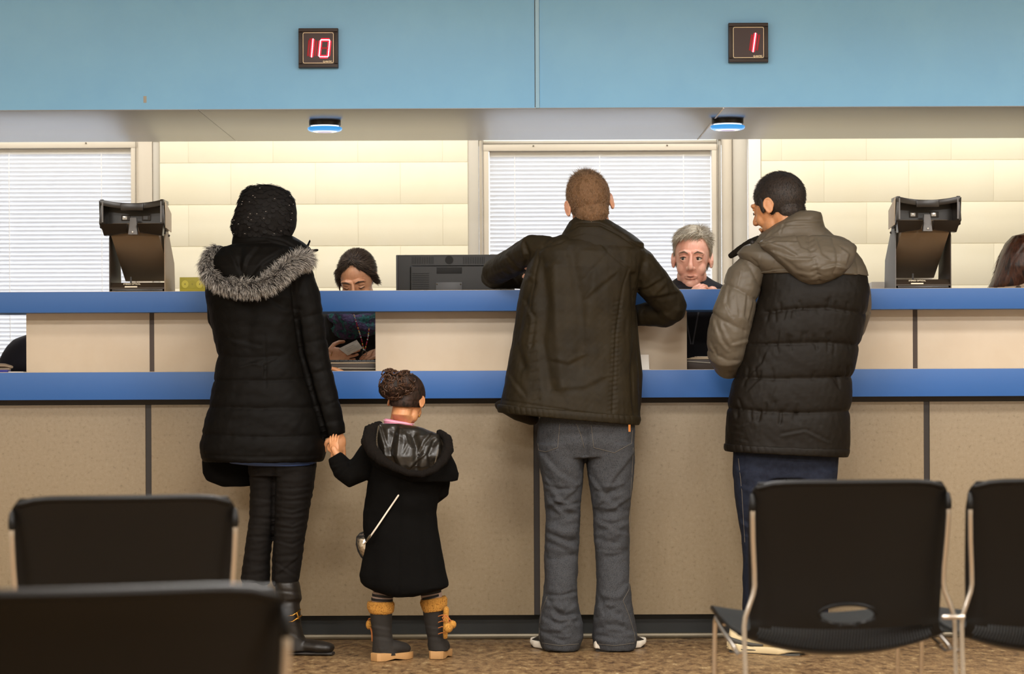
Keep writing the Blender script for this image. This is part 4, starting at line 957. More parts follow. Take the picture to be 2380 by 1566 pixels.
for (x, y, d, r_) in ((1041, 1459, -.07, 11.5), (1051, 1451, -.045, 10)):
    pb = MB(); p.ell(pb, x, y, d, r_, r_, r_); sculpt('pompom', pb, M_tan, b2, .0022, 1, noise=[(.001, 350, 3)])
pb = MB(); p.ell(pb, 858, 1451, .03, 8, 9, 12); sculpt('pompom', pb, M_tan, b1, .0022, 1, noise=[(.001, 350, 3)])
lc = MB(); p.tube(lc, [(866, 1436, 0, 1.5), (857, 1438, .02, 1.5), (855, 1446, .03, 1.5)], 6); p.tube(lc, [(861, 1458, .02, 1.5), (866, 1470, .02, 4), (867, 1488, .02, 4)], 6); lc.build('lace', M_lace, b1)
# shoulder bag: silver padded bag with black edge on a thin white strap
bg = thing('shoulder_bag', 'small silver padded shoulder bag with black edge hanging at the girl\'s left hip', 'bag', tuple(p.v(846, 1290, -.02)))
M_silver = mat('crinkled_silver', 'cfc6b6', .22, .9, bump=.6, bscale=60, bdist=.004); M_strap = mat('white_strap', 'dcd0c0', .5)
bb = MB(); p.loft(bb, [(1240, 836, 862, .02, .0), (1250, 831, 872, .04, .0), (1262, 830, 875, .045, .0), (1275, 833, 872, .045, .0), (1285, 838, 866, .035, .0), (1294, 843, 856, .02, .0)], 24)
sculpt('pouch', bb, M_silver, bg, .0028, 2, noise=[(.002, 120, 3)])
ed = MB(); p.tube(ed, [(846, 1236, .0, 2), (837, 1240, .0, 2.2), (830, 1248, .0, 2.2), (829, 1265, .0, 2.2), (833, 1280, .0, 2.2), (840, 1293, .0, 2.2), (847, 1300, .0, 2)], 8); p.tube(ed, [(831, 1247, -.03, 1.8), (846, 1245, -.045, 1.8)], 6)
ed.build('edging', M_stripe, bg)
stp = MB(); p.tube(stp, [(926, 1151, -.112, 2.0), (900, 1189, -.118, 2.0), (875, 1226, -.124, 2.0), (861, 1246, -.112, 2.0), (852, 1258, -.09, 1.6), (846, 1264, -.06, 1.6)], 8); stp.build('strap', M_strap, bg)
bu = MB(); p.tube(bu, [(860, 1244, -.122, 2.2), (856, 1251, -.115, 3.2), (852, 1257, -.105, 2.0)], 8); bu.build('strap_clasp', M_metalstrip, bg)
# ================================================================ man in the grey and black quilted jacket
p = Px(9.56)
m2 = thing('person', 'man seen from behind in grey and black quilted jacket with hood, head turned left', 'person', tuple(p.v(1830, 1515, -.05)*np.array([1, 1, 0])))
Mh = frame_mat(p.v(1811, 483, 0.0), yaw=.84, pitch=-0.27, roll=0.0, sc=1.05)
hm = remesh_me(head_mb(Mh, neck=.14, neck_r=.060, neckdir=(0, .02)), .0028, 2)
b = MB()
p.loft(b, [(560, 1810, 1890, .05), (600, 1770, 1950, .07), (700, 1790, 1980, .09), (850, 1760, 1950, .09), (1000, 1730, 1940, .09), (1040, 1740, 1930, .08)], 24)
p.tube(b, [(1775, 625, 0, 20), (1712, 720, -.01, 20), (1692, 815, .0, 20), (1690, 830, .06, 16), (1720, 815, .30, 13)]); p.tube(b, [(1965, 625, 0, 20), (1985, 740, .05, 17), (1950, 815, .14, 15), (1850, 820, .34, 12)])
p.tube(b, [(1765, 1030, 0, 32), (1764, 1240, 0, 22), (1764, 1430, .0, 15), (1766, 1490, .0, 14)]); p.tube(b, [(1882, 1030, 0, 32), (1882, 1240, 0, 22), (1884, 1430, .0, 15), (1886, 1490, .0, 14)])
bc = remesh_me(b, .009, 2)
h1 = remesh_me(hand_mb(p.v(1720, 815, .30), (.4, 1, .1), (0, 0, -1), 1.0, .4, 1), .004, 2); h2 = remesh_me(hand_mb(p.v(1850, 820, .34), (-.4, 1, .1), (0, 0, -1), 1.0, .4, -1), .004, 2)
join_me('body', [hm, bc, h1, h2], M_skin2, m2)
M_hair2 = mat('very_dark_brown_hair', '1c130d', 0.55, col2=['2a1d14', '150e09'], nscale=50, bump=.5, bscale=420)
hc = MB(); hc.ell((0, -.013, .035), (.0775, .1005, .0915), nu=40, nv=26); hc.ell((0, -.046, -.024), (.060, .050, .052)); hc.xf(Mh)
hair_o = sculpt('hair', hc, M_hair2, m2, .003, 2, cut=[(Mh @ Vector((0, .070, .06)), (Mh.to_3x3() @ Vector((0, 1, -.30)))), (Mh @ Vector((0, -.03, -.060)), (Mh.to_3x3() @ Vector((0, .70, -1))))])
for s_ in (-1, 1):
    sb = MB(); sb.ell((s_*.0725, .020, .012), (.006, .012, .030)); sb.xf(Mh); sculpt('sideburn', sb, M_hair2, m2, .003, 1)
def m2mask(q): return ((q[:, 1] < .066+.25*(q[:, 2]-.06)) & (q[:, 2] > -.045 - .75*(-q[:, 1]-.03)*0) & (q[:, 2] > -.050+.75*(q[:, 1]+.03)) & ~((np.abs(np.abs(q[:, 0])-.077) < .012) & (q[:, 2] < .02) & (q[:, 1] > -.03)))
W_, B_ = mesh_roots(hair_o, 7500, 6); P_ = (W_-np.array(Mh.translation)) @ np.linalg.inv(np.array(Mh.to_3x3())).T
fwd = np.array(Mh.to_3x3() @ Vector((0, .9, .1))); down = np.array(Mh.to_3x3() @ Vector((0, -.1, -1))); t = np.clip((P_[:, 2]-.03)/.09, 0, 1)[:, None]
cb = np.array([lin('2a1d14'), lin('3b2a1d'), lin('17100b'), lin('22180f')])[np.random.RandomState(3).randint(0, 4, 7500)]
strands('hair_strands', W_, B_*.55+fwd*t*1.2+down*(1-t)*1.5+np.random.RandomState(4).normal(size=P_.shape)*.2, .006+.008*t[:, 0], .0006, M_strand, m2, 2, colors=np.stack([cb*.6, cb], 1), seed=3)
for s_ in (-1, 1):
    fc = MB().tube([(s_*.014, .0945, .031), (s_*.030, .0935, .0375), (s_*.050, .079, .031)], [.0016, .0028, .0014], 8); fc.xf(Mh); fc.build('eyebrow', M_hair2, m2)
    fc = MB().tube([(s_*.019, .088, .005), (s_*.031, .0925, .002), (s_*.046, .082, .005)], [.0010, .0018, .0014], 8); fc.xf(Mh); fc.build('eyelashes', M_hair2, m2)
# jacket body: black quilted panels
j = MB()
p.loft(j, [(606, 1775, 1965, .10), (625, 1768, 2008, .122), (645, 1764, 2016, .136), (680, 1766, 2021, .150), (720, 1752, 2016, .155), (760, 1738, 2008, .157), (800, 1726, 1998, .155), (840, 1722, 1991, .156), (880, 1704, 1980, .155), (920, 1694, 1980, .158), (956, 1689, 1975, .158), (1000, 1687, 1976, .162), (1030, 1686, 1974, .162, 0, 1040), (1040, 1686, 1972, .162, 0, 1056)], 56)
seams = [[(1779, 725), (1853, 717), (1922, 715), (2013, 729)], [(1745, 800), (1841, 798), (1922, 796), (1999, 803)], [(1700, 874), (1788, 880), (1895, 879), (1982, 876)], [(1686, 947), (1774, 957), (1868, 960), (1978, 955)]]
cr = [(s_, 6, .0085, 'q') for s_ in seams]
rs = np.random.RandomState(3)
for s_ in seams:
    for k in range(16):
        t = rs.rand(); i = min(2, int(t*3)); u = t*3-i; x = s_[i][0]*(1-u)+s_[i+1][0]*u; y = s_[i][1]*(1-u)+s_[i+1][1]*u; sg = rs.choice((-1, 1))
        cr.append(([(x, y), (x+rs.uniform(-6, 6), y+sg*rs.uniform(12, 26))], 3.5, .0035, 'v'))
cr += [([(1820, 1010), (1872, 1000), (1925, 1026)], 5, .006, 's'), ([(1745, 870), (1770, 845), (1778, 825)], 6, .006, 's'), ([(1700, 985), (1718, 990), (1735, 985)], 4, .005, 's'), ([(1700, 1003), (1722, 1006)], 4, .005, 's'), ([(1712, 1020), (1735, 1026)], 4, .004, 's'), ([(1800, 905), (1790, 940)], 5, .005, 's'), ([(1742, 905), (1762, 885)], 5, .005, 's')]
jk = sculpt('jacket', j, M_quilt, m2, .0052, 4, cr, [(.0022, 34, 31), (.0010, 90, 12)])
hb = MB(); p.loft(hb, [(1030, 1683, 1975, .165, 0, 1042), (1040, 1682, 1974, .167, 0, 1052), (1048, 1684, 1970, .165, 0, 1062)], 52); sculpt('hem_band', hb, M_quilt, m2, .0045, 2, [([(1690+i*17, 1032+i*1.6), (1696+i*17, 1058+i*1.6)], 2.5, .0016, 'v') for i in range(17)])
# yoke, sleeves, hood in taupe grey
y_ = MB(); p.loft(y_, [(558, 1760, 1935, .07), (572, 1728, 1972, .095), (588, 1712, 1992, .115), (604, 1722, 2004, .130), (620, 1742, 2012, .138), (631, 1760, 2017, .142, 0, 637), (636, 1762, 2018, .142, 0, 642)], 52)
cr = [([(1745, 600), (1760, 612), (1768, 640)], 3, .004, 'q'), ([(1759, 636), (1798, 626), (1834, 624), (1968, 631), (2018, 636)], 1.6, .0025, 'v'), ([(1765, 600), (1762, 630)], 5, .004, 's'), ([(1800, 605), (1792, 628)], 4, .004, 's'), ([(1990, 600), (1996, 640)], 3, .004, 'q')]
yk = sculpt('yoke', y_, M_greyshell, m2, .0048, 3, cr, [(.0018, 34, 2)])
fyk = ray_dy(yk, p, .0005)
tb = MB(); tb.tube([p.v(x, y, min(-.05, fyk(x, y-3)-.001)) for x, y in ((1770, 633), (1798, 629), (1834, 627), (1880, 628))], .0026, 8); tb.build('piping', M_greyshell, yk)
sl = MB(); p.tube(sl, [(1752, 618, 0, 38), (1732, 645, -.01, 44), (1716, 690, -.02, 45), (1702, 735, -.03, 50), (1694, 780, -.02, 51), (1690, 820, .0, 48), (1696, 842, .06, 40), (1714, 842, .15, 32), (1724, 832, .26, 24)], 24)
cr = [([(1676, 657), (1715, 672), (1763, 700)], 5, .0065, 'q'), ([(1642, 719), (1680, 745), (1733, 769)], 5, .0065, 'q'), ([(1718, 594), (1745, 622), (1768, 668)], 4, .005, 'q'), ([(1640, 812), (1690, 838), (1725, 838)], 5, .005, 'q'),
      ([(1690, 670), (1685, 705), (1700, 735)], 6, .006, 's'), ([(1712, 690), (1716, 730)], 5, .006, 's'), ([(1735, 690), (1730, 735), (1750, 760)], 6, .006, 's'), ([(1660, 745), (1675, 790), (1690, 810)], 7, .007, 's'), ([(1680, 760), (1700, 800), (1740, 790)], 7, .007, 's'), ([(1645, 790), (1660, 820)], 6, .006, 's'), ([(1750, 700), (1740, 745)], 5, .006, 's'), ([(1695, 615), (1690, 650)], 5, .005, 's'), ([(1725, 630), (1718, 660)], 5, .005, 's')]
sculpt('sleeve', sl, M_greyshell, m2, .0048, 3, cr, [(.0026, 34, 7), (.0012, 80, 2)])
sr = MB(); p.tube(sr, [(1985, 640, .02, 30), (1995, 680, .04, 30), (1997, 720, .06, 30), (1985, 765, .09, 27), (1965, 800, .14, 24), (1900, 815, .26, 20), (1860, 818, .32, 16)], 20)
sculpt('sleeve', sr, M_greyshell, m2, .0052, 3, [([(1990, 655), (2030, 650)], 4, .005, 'q'), ([(1985, 735), (2028, 722)], 4, .006, 'q')], [(.002, 34, 3)])
co_ = MB(); p.loft(co_, [(490, 1852, 1896, .05, -.04, 491), (496, 1836, 1908, .075, -.03, 494), (506, 1818, 1911, .095, -.025, 504), (518, 1800, 1912, .108, -.02, 514), (532, 1783, 1916, .118, -.015, 528), (546, 1765, 1936, .124, -.01), (568, 1750, 1960, .125, -.005)], 40)
sculpt('collar', co_, M_greyshell, m2, .004, 3, [([(1775, 552), (1800, 522), (1850, 512), (1908, 512)], 4, .005, 's'), ([(1790, 548), (1825, 525), (1905, 522)], 5, .004, 's'), ([(1820, 520), (1812, 540)], 4, .004, 's')], [(.0014, 40, 4)])
ho = MB(); p.loft(ho, [(538, 1835, 1925, .03, -.08, 540), (548, 1785, 1962, .055, -.085, 550), (560, 1760, 1984, .068, -.09, 562), (574, 1768, 1992, .076, -.10), (590, 1788, 1990, .084, -.11), (606, 1803, 1985, .090, -.115), (622, 1822, 1975, .088, -.12), (638, 1838, 1958, .078, -.12), (652, 1856, 1934, .06, -.12), (662, 1876, 1912, .03, -.12)], 44)
cr = [([(1880, 545), (1882, 572), (1893, 610), (1905, 655)], 4.5, .006, 'q'), ([(1935, 552), (1945, 580), (1948, 610), (1935, 640)], 4.5, .006, 'q'), ([(1762, 560), (1800, 548), (1870, 540), (1940, 545), (1985, 562)], 4, .006, 'q'), ([(1765, 572), (1800, 560), (1850, 562)], 5, .009, 's'), ([(1775, 560), (1820, 572), (1850, 590)], 6, .008, 's'),
      ([(1800, 585), (1840, 600), (1880, 598)], 7, .008, 's'), ([(1815, 600), (1850, 630), (1900, 640)], 8, .006, 's'), ([(1900, 560), (1910, 590), (1925, 600)], 7, .007, 's'), ([(1915, 622), (1945, 615), (1965, 620)], 6, .009, 's'), ([(1955, 575), (1975, 590), (1970, 610)], 6, .007, 's'), ([(1850, 548), (1862, 575), (1878, 580)], 5, .007, 's')]
for k in range(8): cr.append(([(1875+k*2, 560+k*12), (1888+k*2, 556+k*12)], 3, .0025, 'v'))
sculpt('hood', ho, M_greyshell, m2, .0042, 3, cr, [(.0022, 45, 5), (.001, 100, 2)])
st = MB(); p.tube(st, [(1766, 556, -.02, (4, 11)), (1745, 566, -.0, (4, 12)), (1720, 580, .03, (3, 10)), (1696, 596, .06, (3, 7))], up=(0, -1, 0)); sculpt('collar_flap', st, M_quilt, m2, .0032, 2)
sn = MB(); p.ell(sn, 1749, 564, -.035, 5, 5, 5); sn.build('snap_button', M_shoe, m2)
# jeans and shoes
jn = MB(); p.loft(jn, [(1025, 1702, 1952, .11), (1070, 1703, 1950, .115), (1110, 1703, 1946, .11)], 36)
p.loft(jn, [(1090, 1703, 1828, .105), (1140, 1707, 1822, .10), (1180, 1712, 1818, .094), (1215, 1717, 1815, .09), (1245, 1723, 1812, .086), (1300, 1726, 1806, .084), (1380, 1727, 1802, .082), (1450, 1726, 1804, .084), (1496, 1726, 1806, .086)], 30)
p.loft(jn, [(1090, 1822, 1948, .105), (1140, 1826, 1942, .10), (1180, 1830, 1936, .094), (1245, 1838, 1930, .086), (1300, 1842, 1926, .084), (1380, 1844, 1924, .082), (1450, 1844, 1926, .084), (1496, 1844, 1928, .086)], 30)
jo2 = sculpt('jeans', jn, M_navy, m2, .0055, 4, [([(1730, 1130), (1780, 1150), (1820, 1140)], 9, .008, 's'), ([(1716, 1205), (1740, 1222), (1780, 1215)], 8, .008, 's'), ([(1720, 1240), (1760, 1250)], 8, .007, 's')], [(.003, 26, 4)])
surf_line([(1716, 1065), (1724, 1140), (1728, 1210), (1731, 1260)], ray_dy(jo2, p), .0010, 'stitching', M_thread, m2, p)
M_sneak = mat('cream_leather_sneaker', 'c9b68f', .5, bump=.1, bscale=120); M_grey = mat('dark_grey_panel', '3c3a34', .6)
u1 = sneaker((p.v(1696, 1500, 0)[0], 9.53), (p.v(1862, 1500, 0)[0], 9.40), 0, .27, .098, 'shoe', m2, M_sneak, M_sneak, M_grey, hgt=.095)
pn = MB(); p.tube(pn, [(1690, 1480, -.04, (6, 3)), (1698, 1487, -.074, (7, 3)), (1722, 1494, -.090, (6, 3)), (1750, 1498, -.112, (4, 3)), (1772, 1499, -.128, (2, 2))], up=(0, 0, 1))
sg = MB(); p.tube(sg, [(1690, 1502, -.055, 1.3), (1725, 1509, -.098, 1.3), (1780, 1512, -.135, 1.3), (1830, 1511, -.165, 1.3)]); sg.build('sole_groove', M_grey, u1); pn.build('heel_stripe', M_grey, u1)
u2 = sneaker((p.v(1868, 1500, 0)[0], 9.50), (p.v(1985, 1500, 0)[0], 9.68), 0, .27, .098, 'shoe', m2, M_sneak, M_sneak, M_grey, hgt=.082)
# ================================================================ staff seated behind the counter
M_stoolfab = mat('dark_stool_fabric', '22242c', .8); M_stoolmetal = mat('stool_metal', '5a5a5c', .35, .8)
def stool(x, y, label, zs=.66):
    s = thing('drafting_stool', label, 'stool', (x, y, 0), 'stools of the counter staff')
    MB().tube([(x, y, zs-.05), (x, y, zs)], .20, 24).build('seat', M_stoolfab, s, bevel=.012)
    MB().tube([(x, y, .08), (x, y, zs-.05)], .025, 12).build('post', M_stoolmetal, s)
    r = MB(); r.tube([(x+.19*math.cos(a), y+.19*math.sin(a), .22) for a in np.linspace(0, 2*PI, 25)[:-1]], .009, 8, closed=True)
    r.tube([(x-.19, y, .22), (x+.19, y, .22)], .007, 8); r.build('foot_ring', M_stoolmetal, s)
    for k in range(5):
        a = 2*PI*k/5; MB().tube([(x, y, .09), (x+.24*math.cos(a), y+.24*math.sin(a), .05)], [.018, .012], 8, round_=True).build('foot', M_stoolmetal, s)
        MB().ell((x+.24*math.cos(a), y+.24*math.sin(a), .025), (.02, .02, .025)).build('caster', M_shoe, s)
def seated_body(p, cx, top, sh, extra=None, hipz=.70):
    """coarse torso, thighs forward under the counter, shins to the foot ring"""
    b = MB(); c = p.v(cx, top, 0)[0]; Y = p.Y; zs = p.v(cx, top, 0)[2]
    rows = [(zs, .06, .055), (zs-.05, sh*.75, .075), (zs-.10, sh*.92, .09), (zs-.25, sh*.82, .10), (zs-.40, .13, .09), (hipz+.06, .16, .11), (hipz, .15, .10)]
    rings = []
    for z, hw, hd in rows:
        t = np.arange(24)*2*PI/24; rings.append(np.stack([c+hw*np.cos(t), Y+hd*np.sin(t), np.full(24, z)], 1))
    b.loft(rings)
    for s in (-1, 1):
        b.tube([(c+s*.08, Y, hipz+.05), (c+s*.10, Y-.22, hipz+.04), (c+s*.11, Y-.40, hipz+.0)], [.075, .068, .055], 14, round_=True)
        b.tube([(c+s*.11, Y-.40, hipz+.0), (c+s*.10, Y-.30, hipz-.22), (c+s*.08, Y-.22, hipz-.42)], [.052, .045, .035], 14, round_=True)
        b.tube([(c+s*.08, Y-.20, hipz-.45), (c+s*.09, Y-.33, hipz-.465)], [(.030, .035), (.022, .032)], 12, round_=True)
    if extra: extra(b)
    return b
def face_parts(M, par, iris, brow, lips, closed=False):
    for s in (-1, 1):
        if not closed:
            e = MB(); e.ell((s*.0312, .0765, .0095), .0115, nu=20, nv=14); e.xf(M); eo = e.build('eye', MATS['eye_white'], par)
            i = MB(); i.ell((s*.0312+.0028, .0862, .0095), (.0056, .0032, .0056), nu=14, nv=8); i.xf(M); i.build('iris', iris, eo)
        l = MB(); l.tube([(s*.017, .086, .0125 if not closed else .004), (s*.031, .0912, .0150 if not closed else .0005), (s*.046, .080, .0110 if not closed else .004)], [.0009, .0017, .0012], 8); l.xf(M); l.build('eyelashes', MATS['very_dark_brown_hair'], par)
        b = MB(); b.tube([(s*.013, .0965, .028), (s*.028, .0985, .0345), (s*.049, .083, .029)], [.0018, .0030, .0014], 8); b.xf(M); b.build('eyebrow', brow, par)
    m = MB(); m.tube([(-.022, .0855, -.0552), (-.010, .0972, -.0535), (0, .0985, -.0548), (.010, .0972, -.0535), (.022, .0855, -.0552)], [.0010, .0024, .0022, .0024, .0010], 8)
    m.tube([(-.019, .0855, -.0600), (0, .0975, -.0632), (.019, .0855, -.0600)], [.0010, .0030, .0010], 8); m.xf(M); m.build('lips', lips, par)
    g = MB(); g.tube([(-.021, .0885, -.0570), (0, .1000, -.0580), (.021, .0885, -.0570)], [.0006, .0012, .0006], 6); g.xf(M); g.build('mouth_line', MATS['very_dark_brown_hair'], par)
mat('eye_white', 'd8cfc4', .2); M_iris = mat('grey_iris', '2b2622', .15); M_lip = mat('lip_skin', 'c07a68', .45); M_lipd = mat('lip_skin_brown', '9a5244', .45)
M_browd = mat('dark_eyebrow', '2e1e15', .7); M_browg = mat('greying_eyebrow', '6f5a48', .7)

# --- woman clerk looking down
p = Px(10.62); cl1 = thing('person', 'seated woman clerk with dark hair tied back, looking down at a card', 'person', tuple(p.v(838, 850, 0)*np.array([1, 1, 0])))
cl1.location.z = 0
Mh = frame_mat(p.v(832, 651, -.02), yaw=PI-.16, pitch=-.46, roll=.07, sc=.98)
hm = remesh_me(head_mb(Mh, neck=.17, neck_r=.048), .0024, 5)
def ex(b):
    p.tube(b, [(762, 735, 0, 24), (742, 830, -.02, 19), (748, 850, -.06, 17)]); p.tube(b, [(748, 850, -.06, 16), (752, 832, -.16, 12)])
    p.tube(b, [(912, 735, 0, 24), (930, 830, -.02, 19)]); p.tube(b, [(930, 835, -.02, 17), (892, 820, -.18, 12)])
bc = remesh_me(seated_body(p, 838, 700, .19, ex, .70), .009, 2)
hA = remesh_me(hand_mb(p.v(757, 826, -.20), (1, -.08, .03), (.1, .9, .3), .86, .30, 1, curls=[.22, .3, .35, .35]), .0024, 1)
hB = remesh_me(hand_mb(p.v(905, 812, -.19), (-1, -.05, -.30), (0, .5, -.8), .84, .25, -1), .0024, 1)
bo = join_me('body', [hm, bc, hA, hB], M_skin3, cl1)
face_parts(Mh, cl1, M_iris, M_browd, M_lipd, closed=True)
M_hair3 = mat('black_brown_pulled_hair', '2b211a', .6, col2=['3d3129', '1f1712'], spec=.25, nscale=30, bump=.5, bscale=260, stretch=(1, .3, .3))
hc = MB(); hc.ell((0, -.012, .036), (.081, .104, .095), nu=36, nv=24); hc.ell((.0, -.105, -.005), (.04, .03, .035)); hc.xf(Mh)
def hairline(V_, N__): return V_
h_ = sculpt('hair', hc, M_hair3, cl1, .003, 2, cut=[(Mh @ Vector((0, .046, .078)), (Mh.to_3x3() @ Vector((0, 1, -.72))))])
for s in (-1, 1):
    sp = MB(); sp.tube([(s*.004, .052, .114), (s*.034, .060, .094), (s*.062, .046, .060), (s*.076, .018, .020), (s*.079, .002, -.012)], [(.014, .010), (.018, .010), (.018, .010), (.014, .009), (.008, .006)], 12, round_=True); sp.xf(Mh); so_ = sculpt('hair_sweep', sp, M_hair3, cl1, .003, 2)
    V_, N_ = mesh_roots(so_, 1100, 3); t_ = np.array(Mh.to_3x3() @ Vector((s*.8, -.55, -.75)))[None]+0*V_; t_ = t_-N_*(t_*N_).sum(1)[:, None]; cb = np.array([lin('3d3028'), lin('57483c'), lin('2a201a'), lin('6a5a4c')])[np.random.RandomState(5).randint(0, 4, 1100)]
    strands('hair_strands', V_+N_*.0012, t_+N_*.03, .026, .0009, M_strand, so_, 3, colors=np.stack([cb, cb], 1), seed=9)
V_, N_ = mesh_roots(h_, 4200, 3); bk_ = np.array(Mh.to_3x3() @ Vector((0, -.95, -.35))); sdx = ((V_-np.array(Mh.translation)) @ np.array(Mh.to_3x3()))[:, 0:1]*np.array(Mh.to_3x3() @ Vector((1, 0, 0)))[None]*9
T_ = bk_[None]+sdx*.6; T_ = T_-N_*(T_*N_).sum(1)[:, None]; cb = np.array([lin('3d3028'), lin('57483c'), lin('2a201a'), lin('6a5a4c')])[np.random.RandomState(5).randint(0, 4, 4200)]
strands('hair_strands', V_+N_*.0012, T_+N_*.04, .030, .0009, M_strand, cl1, 3, colors=np.stack([cb, cb], 1), seed=8)
fy = MB(); fy.tube([(.078, .02, .0), (.082, .016, -.03), (.080, .018, -.055)], [.004, .003, .001], 6); fy.xf(Mh); fy.build('loose_strands', M_hair3, cl1)
M_top = mat('black_knit_top', '14110e', .85, bump=.2, bscale=200)
tp = MB(); p.loft(tp, [(700, 790, 890, .075), (712, 768, 915, .105), (735, 742, 938, .125), (780, 735, 945, .130), (860, 745, 935, .125), (960, 745, 935, .12)], 36)
p.tube(tp, [(768, 735, 0, 27), (746, 820, -.02, 24), (748, 850, -.06, 22)]); p.tube(tp, [(748, 850, -.06, 20), (744, 834, -.16, 16)]); p.tube(tp, [(908, 735, 0, 27), (932, 820, -.02, 24)]); p.tube(tp, [(932, 836, -.02, 20), (905, 818, -.16, 16)])
sculpt('sweater', tp, M_top, cl1, .006, 3, [([(770, 740), (790, 790), (800, 840)], 8, .008, 's'), ([(800, 800), (850, 830)], 8, .005, 's')], [(.003, 24, 3)])
M_knit = mat('teal_purple_knit', '1c4a4c', .9, col2=['2f6f6a', '3a3450', '5a4a70', '16282e'], nscale=34, ndetail=6, ramp=(.32, .68), bump=.9, bscale=120, bdist=.006)
sf = MB()
for k, (dx, dz, rr) in enumerate(((0, 0, 1), (.012, -.028, .9), (-.01, -.052, .72))):
    ce = p.v(822, 712, -.05); sf.tube([(ce[0]+dx+.085*rr*math.cos(a), ce[1]-.02+.085*rr*math.sin(a), ce[2]+dz-.030*(1-math.sin(a))) for a in np.linspace(0, 2*PI, 25)[:-1]], .026, 12, closed=True)
p.tube(sf, [(790, 725, -.15, 14), (815, 752, -.165, 16), (850, 768, -.165, 15), (872, 765, -.15, 12)])
sculpt('scarf', sf, M_knit, cl1, .0045, 1, noise=[(.004, 110, 3), (.002, 230, 5)])
bl = []; 
def beads(path, n, name, par, rad, cols):
    pts = [p.v(*q) for q in path]; L_ = [0]
    for a, b_ in zip(pts[:-1], pts[1:]): L_.append(L_[-1]+np.linalg.norm(b_-a))
    mbs = [MB() for _ in cols]
    for k in range(n):
        s = L_[-1]*k/(n-1); i = max(j for j in range(len(L_)-1) if L_[j] <= s+1e-9); u = (s-L_[i])/(L_[i+1]-L_[i]); q = pts[i]*(1-u)+pts[i+1]*u
        mbs[(k*k+k//3) % len(cols)].ell(q, rad*(1.15 if k % 3 else .8), nu=8, nv=6)
    for m_, c_ in zip(mbs, cols):
        if m_.v: m_.build(name, c_, par, kind='stuff')
M_b1 = mat('red_bead', 'b82e2e', .25); M_b2 = mat('yellow_bead', 'e8b94a', .25); M_b3 = mat('white_bead', 'dfe6e6', .2); M_b4 = mat('magenta_bead', 'a8285a', .25)
beads([(820, 722, -.20), (826, 742, -.205), (833, 765, -.21), (840, 788, -.215), (845, 812, -.22)], 30, 'lanyard_beads', cl1, .0026, [M_b1, M_b2, M_b3, M_b4]); beads([(858, 762, -.20), (856, 780, -.21), (852, 798, -.22), (848, 813, -.22)], 16, 'lanyard_beads', cl1, .0026, [M_b1, M_b2, M_b3, M_b4])
rg = MB(); ce = p.v(847, 821, -.22); rg.tube([(ce[0]+.0095*math.cos(a), ce[1], ce[2]+.0105*math.sin(a)) for a in np.linspace(0, 2*PI, 19)[:-1]], .0012, 8, closed=True); rg.build('key_ring', M_metalstrip, cl1)
ring = MB(); ce = p.v(771.5, 822, -.212); ring.tube([(ce[0]+.003*math.sin(a), ce[1]+.0095*math.cos(a), ce[2]+.0095*math.sin(a)) for a in np.linspace(0, 2*PI, 19)[:-1]], .0014, 6, closed=True); ring.build('gold_ring', M_gold, cl1)
stool(p.v(838, 850, 0)[0], 10.62, 'dark drafting stool under the seated woman clerk')
cd = thing('card', 'small pale identity card held up by the seated woman clerk', 'card', tuple(p.v(816, 808, -.235)))
M_card = mat('pale_card', 'd8ccbc', .45, col2='cdc0b0', nscale=60)
pc = [p.v(787, 810, -.235), p.v(829, 789.5, -.235), p.v(843, 809, -.235), p.v(808, 826, -.235)]
MB().prism(pc, (0, 0, 0), (0, .0012, 0)).build('blank', M_card, cd, bevel=.0003)
ln_ = MB()
for t in (.3, .5, .7):
    a = pc[0]*(1-t)+pc[3]*t; b_ = pc[1]*(1-t)+pc[2]*t; a2 = a*.8+b_*.2; b2_ = a*.25+b_*.75; ln_.tube([a2+np.array((0, -.0004, 0)), b2_+np.array((0, -.0004, 0))], .0004, 4)
ln_.build('print', mat('grey_print', '8f867c', .6), cd)

# --- man clerk with grey-blond hair
p = Px(10.55); cl2 = thing('person', 'seated man clerk with grey blond hair and ruddy face, hand at his chin', 'person', tuple(p.v(1612, 850, 0)*np.array([1, 1, 0])))
Mh = frame_mat(p.v(1609, 606, -.01), yaw=PI-.13, pitch=-.06, roll=-.02, sc=1.0) @ Matrix.Diagonal((.98, 1.06, 1.13, 1))
hm = remesh_me(head_mb(Mh, neck=.13, neck_r=.050, neckdir=(0, .0), jaw=1.02), .0024, 5)
def ex(b):
    p.tube(b, [(1522, 700, 0, 26), (1500, 830, -.05, 22)]); p.tube(b, [(1500, 830, -.05, 20), (1575, 740, -.20, 15), (1600, 690, -.17, 13)])
    p.tube(b, [(1695, 700, 0, 26), (1710, 800, -.06, 22)]); p.tube(b, [(1710, 800, -.06, 20), (1675, 720, -.17, 15), (1656, 676, -.18, 13)])
bc = remesh_me(seated_body(p, 1612, 690, .21, ex, .66), .009, 2)
hA = remesh_me(hand_mb(p.v(1672, 694, -.17), (-1, -.1, .24), (-.25, .3, -.9), .84, .45, -1, curls=[.35, .42, .5, .55]), .0026, 1)
hB = remesh_me(hand_mb(p.v(1598, 705, -.175), (.6, 0, .8), (.5, .5, -.3), .84, .8, 1), .003, 1)
join_me('body', [hm, bc, hA, hB], M_skin4, cl2)
face_parts(Mh, cl2, M_iris, M_browg, M_lip)
M_hair4 = mat('grey_blond_hair', 'b0a38e', .6, col2=['c8bca8', '8f826c'], spec=.25, nscale=40, bump=.5, bscale=260, stretch=(1, .4, .4))
hc = MB(); hc.ell((0, -.014, .037), (.081, .103, .095), nu=36, nv=24); hc.xf(Mh)
